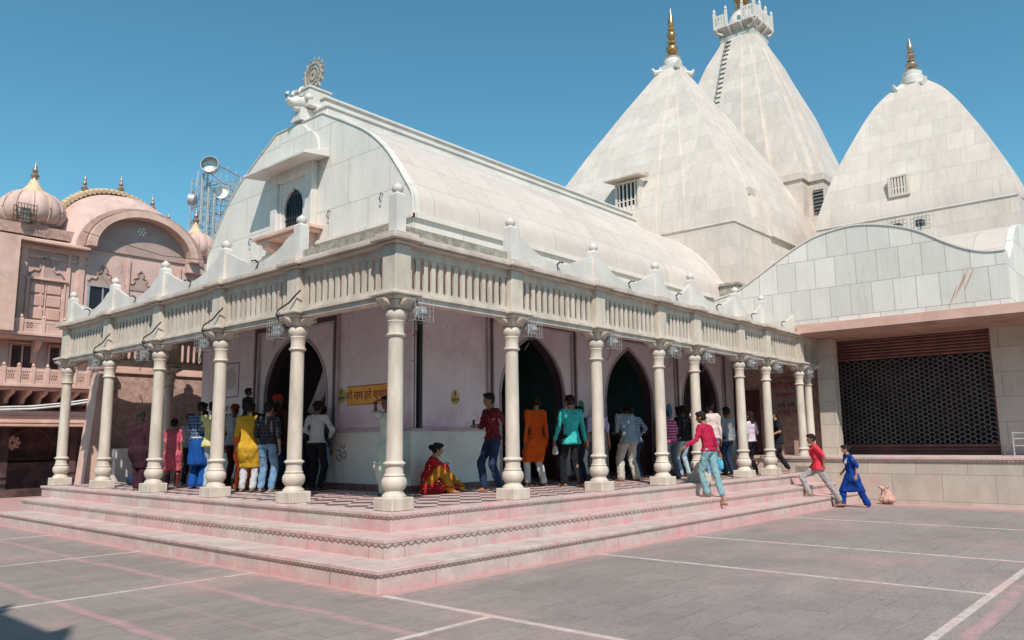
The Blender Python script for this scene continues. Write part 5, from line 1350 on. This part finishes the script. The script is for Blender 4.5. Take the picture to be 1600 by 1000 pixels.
# left crowd, waiting at the left arch
person((.08, 7.82, .004), 40, 1.56, 'woman in dark plum kurta with a long black braid, leftmost of the left crowd', True, 0, top=('kurti', K['purple']), bottom=('loose', K['purple']), hair='long', sleeve=.95, hem=-.42, footL=(.12, .07, 0), footR=(-.12, -.08, 0), head=(8, 5))
person((.72, 7.72, .004), 50, 1.40, 'girl in a pink floral frock behind the third column of the left colonnade', True, 0, top=('kurti', K['floral']), bottom=('tight', K['maroon']), hair='bun', sleeve=.4, hem=-.46)
person((1.75, 9.1, .004), 35, 1.56, 'youth in grey tee looking over the blue-clad man, back of the left crowd', False, 2, top=('tee', K['greyc']), bottom=('trousers', K['black']), sleeve=.35, head=(-20, 0))
person((.98, 7.20, .004), 30, 1.74, 'man in navy check shirt and bright blue wrap with a pale waistband', False, 2, top=('shirt', K['check']), bottom=('loose', K['blue']), sleeve=.9, handL=(.30, .12, 1.12), handR=(.30, -.10, 1.10), head=(-18, 18), hem=.02,
    extra=lambda t_, d: (fuse([E_(d['pel']+Vector((0, 0, .02)), (.14, .17, .06))+E_(d['pel']+Vector((0, 0, -.42)), (.17, .20, .04))], .012, 'wrap', K['blue'], t_, folds=.012, fscale=(14, 14, 3), bigfold=.01), fuse([E_(d['pel']+Vector((0, 0, .085)), (.15, .175, .022))], .01, 'waistband', K['dupw'], t_, sm=1)))
person((1.12, 6.92, .004), 35, 1.74, 'man in pale yellow printed tee and light jeans left of the second column', False, 0, top=('tee', K['paleyel']), bottom=('trousers', K['ltjean']), sleeve=.4, handL=(.26, .16, 1.05), handR=(.26, -.14, 1.05), hem=-.12, head=(0, 5))
person((1.95, 7.55, .004), 30, 1.72, 'person with red head cloth and silver-grey shirt between the yellow ones', False, 2, top=('shirt', K['ltgrey']), bottom=('trousers', K['maroon']), sleeve=.9, headgear=('turban', K['redcap']), hair='none')
person((1.62, 6.35, .004), 20, 1.68, 'adult in maroon carrying a child on the shoulders, half hidden by the mustard kurta', False, 2, top=('shirt', K['maroon']), bottom=('trousers', K['black']), sleeve=.9, handL=(.16, .14, 1.45), handR=(.16, -.14, 1.45), elbL=(.2, 1, -.5), elbR=(.2, -1, -.5))
person((1.56, 6.38, 1.30), 0, 1.16, 'dark-clad child riding on the shoulders of an adult', False, 2, pelvis=(0, .22), top=('tee', K['black']), bottom=('trousers', K['black']), sleeve=.4, footL=(.24, .16, -.26), footR=(.24, -.16, -.26), kneeL=(1, .2, .3), kneeR=(1, -.2, .3), handL=(.18, .07, .30), handR=(.18, -.07, .30), head=(-30, 0))
person((1.30, 6.05, .004), 30, 1.42, 'short woman in vivid orange clothes beside the mustard kurta', True, 0, top=('kurti', K['orange']), bottom=('loose', K['orange']), hair='short', sleeve=.5)
person((1.02, 5.36, .004), 38, 1.66, 'man in a mustard yellow kurta with light grey trousers, back turned', False, 0, top=('kurta', K['mustard']), bottom=('trousers', K['ltgrey']), sleeve=.5, handL=(.24, .12, 1.06), handR=(.24, -.10, 1.04), head=(5, 12), build=1.08)
person((1.20, 5.02, .004), 35, 1.64, 'person in dark check shirt and blue jeans right of the mustard kurta', False, 1, top=('shirt', K['darkch']), bottom=('trousers', K['jean']), sleeve=.7, hair='short', hem=-.02, handR=(-.02, -.26, .82), handL=(.2, .12, 1.0), headgear=None, head=(-12, 0))
person((1.92, 5.85, .004), 10, 1.84, 'tall man in rust brown shirt and red headcloth in the mouth of the left arch', False, 2, top=('longshirt', K['brown']), bottom=('trousers', K['black']), sleeve=.95, headgear=('turban', K['redcap']), hair='none')
person((2.05, 4.68, .004), 20, 1.68, 'man in off-white sweater and black trousers right of the first left column', False, 2, top=('sweater', K['white']), bottom=('trousers', K['black']), sleeve=.95, handL=(.20, .14, 1.02), handR=(.18, -.16, 1.0), hem=-.03, elbL=(-.3, 1, -.2), elbR=(-.3, -1, -.2))
person((2.35, 4.95, .004), 15, 1.6, 'person in light jeans just in front of the off-white sweater', False, 2, top=('shirt', K['slate']), bottom=('trousers', K['ltjean']), sleeve=.9, footL=(.1, .12, 0), footR=(-.12, -.1, 0))
def stole(t_, d):
    p = d['sh'][-1]
    m = MB(); rows = []
    for i in range(14):
        t = i/13
        c = d['chest'].lerp(Vector((-.42, -.42, .42)), t)
        rows.append([(c.x-.10+.06*math.sin(k*1.4+t*4)+(t*.10)*k/4, c.y-.10+.07*(k-2)*(1+t*.5), c.z+.08*(1-t)+.05*math.sin(k*1.1+i*.6)-t*.04*k) for k in range(7)])
    m.loft(rows, cap=False, closed=False)
    o = m.build('stole_end', K['palegreen'], None, smooth=True, off=Vector((0, 0, 0))); o.parent = t_; o.modifiers.new('s', 'SOLIDIFY').thickness = .008
person((1.84, 2.36, .004), 170, 1.66, 'woman in pale green draped dress lifting a hand to her head behind the corner column', True, 2, top=('kurti', K['palegreen']), bottom=('saree', K['palegreen']), hair='braid', sleeve=.45, hem=-.35, handL=(.12, .08, 1.62), handR=(.10, -.24, 1.56), elbR=(.2, -1, .5), elbL=(.2, 1, .2), head=(10, 5), footL=(.06, .1, 0), footR=(-.08, -.1, 0), extra=stole)
# seated woman against the dado
def lap(t_, d):
    fuse([E_(d['chest']+Vector((.02, .03, -.02)), (.13, .16, .16))+E_(d['waist'], (.12, .15, .08)), E_(d['waist'], (.12, .15, .08))+E_(d['pel']+Vector((.02, 0, .04)), (.14, .17, .08)), E_(d['sh'][1], .065)+E_(d['pel']+Vector((.10, .16, .02)), .07), E_(d['nb']+Vector((-.02, 0, -.04)), .075)+E_(d['chest']+Vector((-.05, 0, 0)), (.08, .13, .12)), E_(d['pel']+Vector((.08, 0, .05)), (.12, .17, .07))+E_(d['knee'][1]+Vector((-.03, 0, .0)), .085), E_(d['pel']+Vector((.05, -.1, .0)), .09)+E_(d['pel']+Vector((-.05, -.17, -.05)), .08)], .012, 'stole', K['redpr'], t_, folds=.014, fscale=(12, 12, 7), bigfold=.012)
person((2.60, 2.20, .004), -42, 1.62, 'woman in red and mustard clothes sitting on the floor against the wall, knees drawn up', True, 1, pelvis=(0, .13), lean=16, top=('kurti', K['redpr']), bottom=('loose', K['must2']), hair='bun', sleeve=.8, hem=-.02, footL=(.64, .14, 0), footR=(.44, -.18, 0), kneeL=(.3, .1, 1), kneeR=(.3, -.1, 1), handL=(.36, -.02, .52), handR=(.36, .06, .50), elbL=(0, 1, -.3), elbR=(0, -1, -.3), head=(6, 8), face=True, extra=lap)
def phone(t_, d):
    m = MB(); f_ = (d['wr'][-1]-d['el'][-1]).normalized(); p = d['wr'][-1]+f_*.10+Vector((0, .02, .02)); m.box(p.x-.005, p.x+.005, p.y-.035, p.y+.035, p.z-.07, p.z+.07)
    o = m.build('mobile_phone', M['black'], off=Vector((0, 0, 0))); o.rotation_euler = t_.rotation_euler; o.scale = t_.scale; o.location = t_.location; return o
person((3.55, 1.50, .004), 165, 1.74, 'bearded man in maroon striped shirt and dark jeans, looking left with a phone in hand', False, 0, top=('shirt', K['mshirt']), bottom=('trousers', K['dkjean']), sleeve=.8, hem=-.03, handR=(.36, .02, 1.13), elbR=(-.3, -.3, -1), elbL=(-.5, .6, -.3), handL=(-.14, .26, .90), footL=(-.10, .09, 0), footR=(.12, -.08, 0), head=(-8, 6), lean=4, face=True,
    extra=held(phone, 'black mobile phone in the hand of the man in the maroon shirt', 'phone', 'mobile_phone'))
person((5.35, 1.98, .004), 75, 1.78, 'man in a long saffron orange kurta over white trousers, seen from behind', False, 0, top=('kurta', K['kur']), bottom=('trousers', K['whitec']), sleeve=1.0, head=(-50, 8), footL=(.16, .09, 0), footR=(-.10, -.10, 0), handR=(.02, -.27, .76), build=1.06)
person((5.45, 1.18, .004), 68, 1.76, 'man in loose teal shirt and black trousers walking into the gallery', False, 0, top=('longshirt', K['teal']), bottom=('trousers', K['black']), sleeve=1.0, head=(10, 4), footL=(.20, .06, 0), footR=(-.20, -.07, .02), handL=(.14, .28, .82), handR=(-.04, -.30, .80), build=1.12,
    extra=held(bag(col='whitec', side=1, w_=.07, h_=.13), 'small white packet held by the man in the teal shirt', 'packet', 'packet'))
person((6.72, 1.45, .004), 60, 1.64, 'person in lavender tee half hidden behind the second column of the right colonnade', False, 0, top=('tee', K['lav']), bottom=('trousers', K['slate']), sleeve=.45, handR=(.05, -.30, .84))
person((7.82, 1.42, .004), 70, 1.72, 'stout man in blue-grey shirt and beige trousers bending his head forward', False, 0, top=('longshirt', K['bgrey']), bottom=('loose', K['beige']), sleeve=.5, lean=17, pelvis=(-.04, .90), head=(0, 60), footL=(.04, .17, 0), footR=(-.06, -.17, 0), handL=(.32, .12, 1.02), handR=(.32, -.12, 1.02), build=1.28)
person((8.45, 1.62, .004), 80, 1.66, 'man in blue plaid shirt and jeans with a hand on his hip', False, 0, top=('shirt', K['bplaid']), bottom=('trousers', K['dkjean']), sleeve=.75, lean=8, handR=(.02, -.17, .98), elbR=(-.2, -1, .1), head=(10, 15))
person((9.30, 1.20, .004), 65, 1.60, 'man in magenta striped shirt leaning over beside the fourth arch column', False, 0, top=('shirt', K['mag']), bottom=('trousers', K['slate']), sleeve=.45, lean=14, footL=(.14, .08, 0), footR=(-.14, -.08, 0), handL=(.3, .1, 1.05), handR=(.28, -.1, 1.02), head=(0, 25))
person((10.15, 1.35, .004), 75, 1.68, 'person in black jacket and light jeans under the middle of the right colonnade', False, 2, top=('shirt', K['black']), bottom=('trousers', K['ltjean']), sleeve=1.0, handR=(.1, -.2, 1.1))
person((9.85, 1.75, .004), 75, 1.66, 'person in dark jacket beside the black jacket, head down', False, 2, top=('shirt', K['slate']), bottom=('trousers', K['dkjean']), sleeve=1.0, head=(0, 20))
person((10.35, .70, .004), 60, 1.76, 'man in pinkish white shirt with one arm raised against the column', False, 2, top=('shirt', K['pinkw']), bottom=('trousers', K['jean']), sleeve=.95, handL=(.34, .30, 1.52), elbL=(.2, 1, -.4), lean=4, head=(15, 0), build=1.1)
person((11.38, .82, .004), 75, 1.66, 'person in grey shirt and navy trousers left of the column nearest the passage', False, 2, top=('shirt', K['greyc']), bottom=('trousers', K['dkjean']), sleeve=.95, hem=-.08)
person((12.25, .60, .004), 80, 1.56, 'woman in lilac-white tee and black trousers, long black hair down her back', True, 1, top=('tee', K['lil']), bottom=('trousers', K['black']), hair='long', sleeve=.45, handL=(.22, .16, 1.0), handR=(.18, -.16, .98), hem=-.05)
person((13.50, .42, .004), 140, 1.62, 'woman all in black walking left with a ponytail near the end of the gallery', True, 1, top=('longshirt', K['black']), bottom=('trousers', K['black']), hair='pony', sleeve=.4, lean=7, footL=(.20, .06, 0), footR=(-.28, -.06, .03), handL=(.28, .12, 1.02), handR=(.26, -.12, 1.05), head=(0, 6), elbL=(-.6, .6, -.4), elbR=(-.6, -.6, -.4), face=True)
# climbing the steps
def blue_bag(t_, d):
    return bag(col='ltblue', side=-1, w_=.075, h_=.20)(t_, d)
person((7.50, -.66, -.235), 88, 1.68, 'man in crimson shirt and faded jeans climbing the steps with an outstretched arm', False, 0, top=('shirt', K['crimson']), bottom=('trousers', K['wjean']), sleeve=1.0, lean=9, hem=-.03, footL=(.04, .05, .0), footR=(-.26, -.05, -.16), kneeL=(1, 0, 0), kneeR=(1, -.05, 0), handL=(.22, .48, 1.0), elbL=(-.1, .6, -1), handR=(-.10, -.24, .86), head=(14, 10),
    extra=held(blue_bag, 'sky blue carrier bag in the hand of the man in crimson', 'bag', 'carrier_bag'))
def jersey(t_, d):
    m = MB()
    T = d['T']
    def R4(y0, y1, z0, z1, o=-.128):
        m.add([T(o, y0, z0), T(o, y1, z0), T(o, y1, z1), T(o, y0, z1)]+[T(o-.004, y0, z0), T(o-.004, y1, z0), T(o-.004, y1, z1), T(o-.004, y0, z1)], [(0, 1, 2, 3), (7, 6, 5, 4), (0, 4, 5, 1), (1, 5, 6, 2), (2, 6, 7, 3), (3, 7, 4, 0)])
    R4(-.018, .018, .20, .36); R4(-.05, .05, .18, .205); R4(-.06, .06, .40, .425)
    o = m.build('jersey_number', K['whitec'], None, off=Vector((0, 0, 0))); o.parent = t_
person((11.86, -1.27, -.70), 122, 1.66, 'man in coral red jersey and grey trousers stepping up onto the lowest step', False, 0, top=('tee', K['redt']), bottom=('trousers', K['greyt']), sleeve=.42, lean=9, pelvis=(.08, .93), footL=(-.38, .07, .03), footR=(.30, -.06, .24), handL=(.02, .20, .93), handR=(.22, -.14, .95), head=(4, 8), hem=-.08, face=True, extra=jersey, build=1.22)
person((12.2, -1.82, -.70), 128, 1.45, 'woman in royal blue kurta with a white printed stole walking behind the red jersey', True, 1, top=('kurti', K['royal']), bottom=('loose', K['royal']), sleeve=.6, hair='bun', lean=9, pelvis=(.0, .88), footL=(-.34, .07, .0), footR=(.28, -.06, .0), handL=(-.02, .26, .86), handR=(.2, -.2, .9), head=(4, 10), hem=-.46, face=True, build=1.3,
    extra=lambda t_, d: fuse([E_(d['sh'][1]+Vector((0, 0, .03)), (.06, .045, .04))+E_(d['chest']+Vector((-.13, .02, -.06)), (.03, .05, .05)), E_(d['chest']+Vector((-.13, .02, -.06)), (.03, .05, .05))+E_(d['pel']+Vector((-.15, -.02, .05)), (.02, .05, .05)), E_(d['sh'][1]+Vector((0, 0, .03)), (.06, .045, .04))+E_(d['chest']+Vector((.12, .06, -.05)), (.03, .05, .05))], .011, 'stole', K['dupw'], t_, folds=.01))
# the packed part of the queue, in the shade
dk = [((1.95, 6.95, .004), 20, 1.66, 'dark-clothed man between the red headcloth and the wall, left of the arch', 'slate', 'black', 2, False), ((2.15, 6.55, .004), 15, 1.62, 'woman with dark shawl squeezed in at the left edge of the arch', 'maroon', 'maroon', 2, True),
 ((1.75, 5.72, .004), 10, 1.68, 'man in black shirt in the queue behind the mustard kurta', 'black', 'dkjean', 2, False), ((1.55, 8.15, .004), 30, 1.60, 'woman in deep maroon behind the girl in the floral frock', 'maroon', 'black', 2, True),
 ((2.35, 5.75, .004), 0, 1.58, 'short person in slate clothes inside the left arch', 'slate', 'dkjean', 2, False),
 ((7.35, 2.35, .004), 85, 1.64, 'dark figure in the second arch, beyond the lavender tee', 'black', 'dkjean', 2, False), ((8.15, 2.45, .004), 95, 1.66, 'dark figure just beyond the man bending his head', 'slate', 'black', 2, True),
 ((9.05, 2.2, .004), 80, 1.66, 'man in maroon by the right jamb of the second arch', 'maroon', 'black', 2, False), ((10.75, 1.75, .004), 85, 1.70, 'man in black by the third arch beyond the raised arm', 'black', 'black', 2, False), ((11.15, 1.5, .004), 80, 1.60, 'woman in slate kurta under the third arch', 'slate', 'dkjean', 2, True)]
for lc, yw_, h_p, lab, c1_, c2_, sk_, fem in dk:
    person(lc, yw_, h_p, lab, fem, sk_, top=('kurti' if fem else 'shirt', K[c1_]), bottom=('trousers', K[c2_]), hair='braid' if fem else 'short', sleeve=.8, head=((h_p*997) % 30-15, 8), handL=(.24, .12, 1.05), handR=(.22, -.12, 1.0))
# sack
sk_ = [E_((13.5, -2.18, G+.09), (.17, .20, .09)), E_((13.5, -2.18, G+.10), (.16, .19, .10))+E_((13.53, -2.14, G+.26), (.10, .13, .07)), E_((13.53, -2.14, G+.28), (.09, .12, .05))+E_((13.5, -2.12, G+.36), (.05, .07, .03)), E_((13.5, -2.12, G+.36), .03)+E_((13.47, -2.02, G+.41), (.05, .04, .02)), E_((13.5, -2.12, G+.36), .03)+E_((13.50, -2.20, G+.40), (.04, .05, .02))]
so_ = fuse([[q-Vector((13.5, -2.18, G)) for q in h__] for h__ in sk_], .012, 'sack', M['sacking'], None, folds=.022, fscale=(15, 15, 9), sm=2, bigfold=.03)
so_.location = (13.5, -2.18, G); tag(so_, 'slumped pinkish woven sack on the ground against the wing wall', 'sack')
# blue bag on the gallery floor
m = MB(); m.box(.75, 1.05, 9.6, 9.95, .005, .22)
tag(m.build('cloth_bag', K['dkjean'], off=Vector((.9, 9.8, .005)), bevel=.06, smooth=60), 'blue cloth bag on the gallery floor by the low white wall', 'bag')
settle()
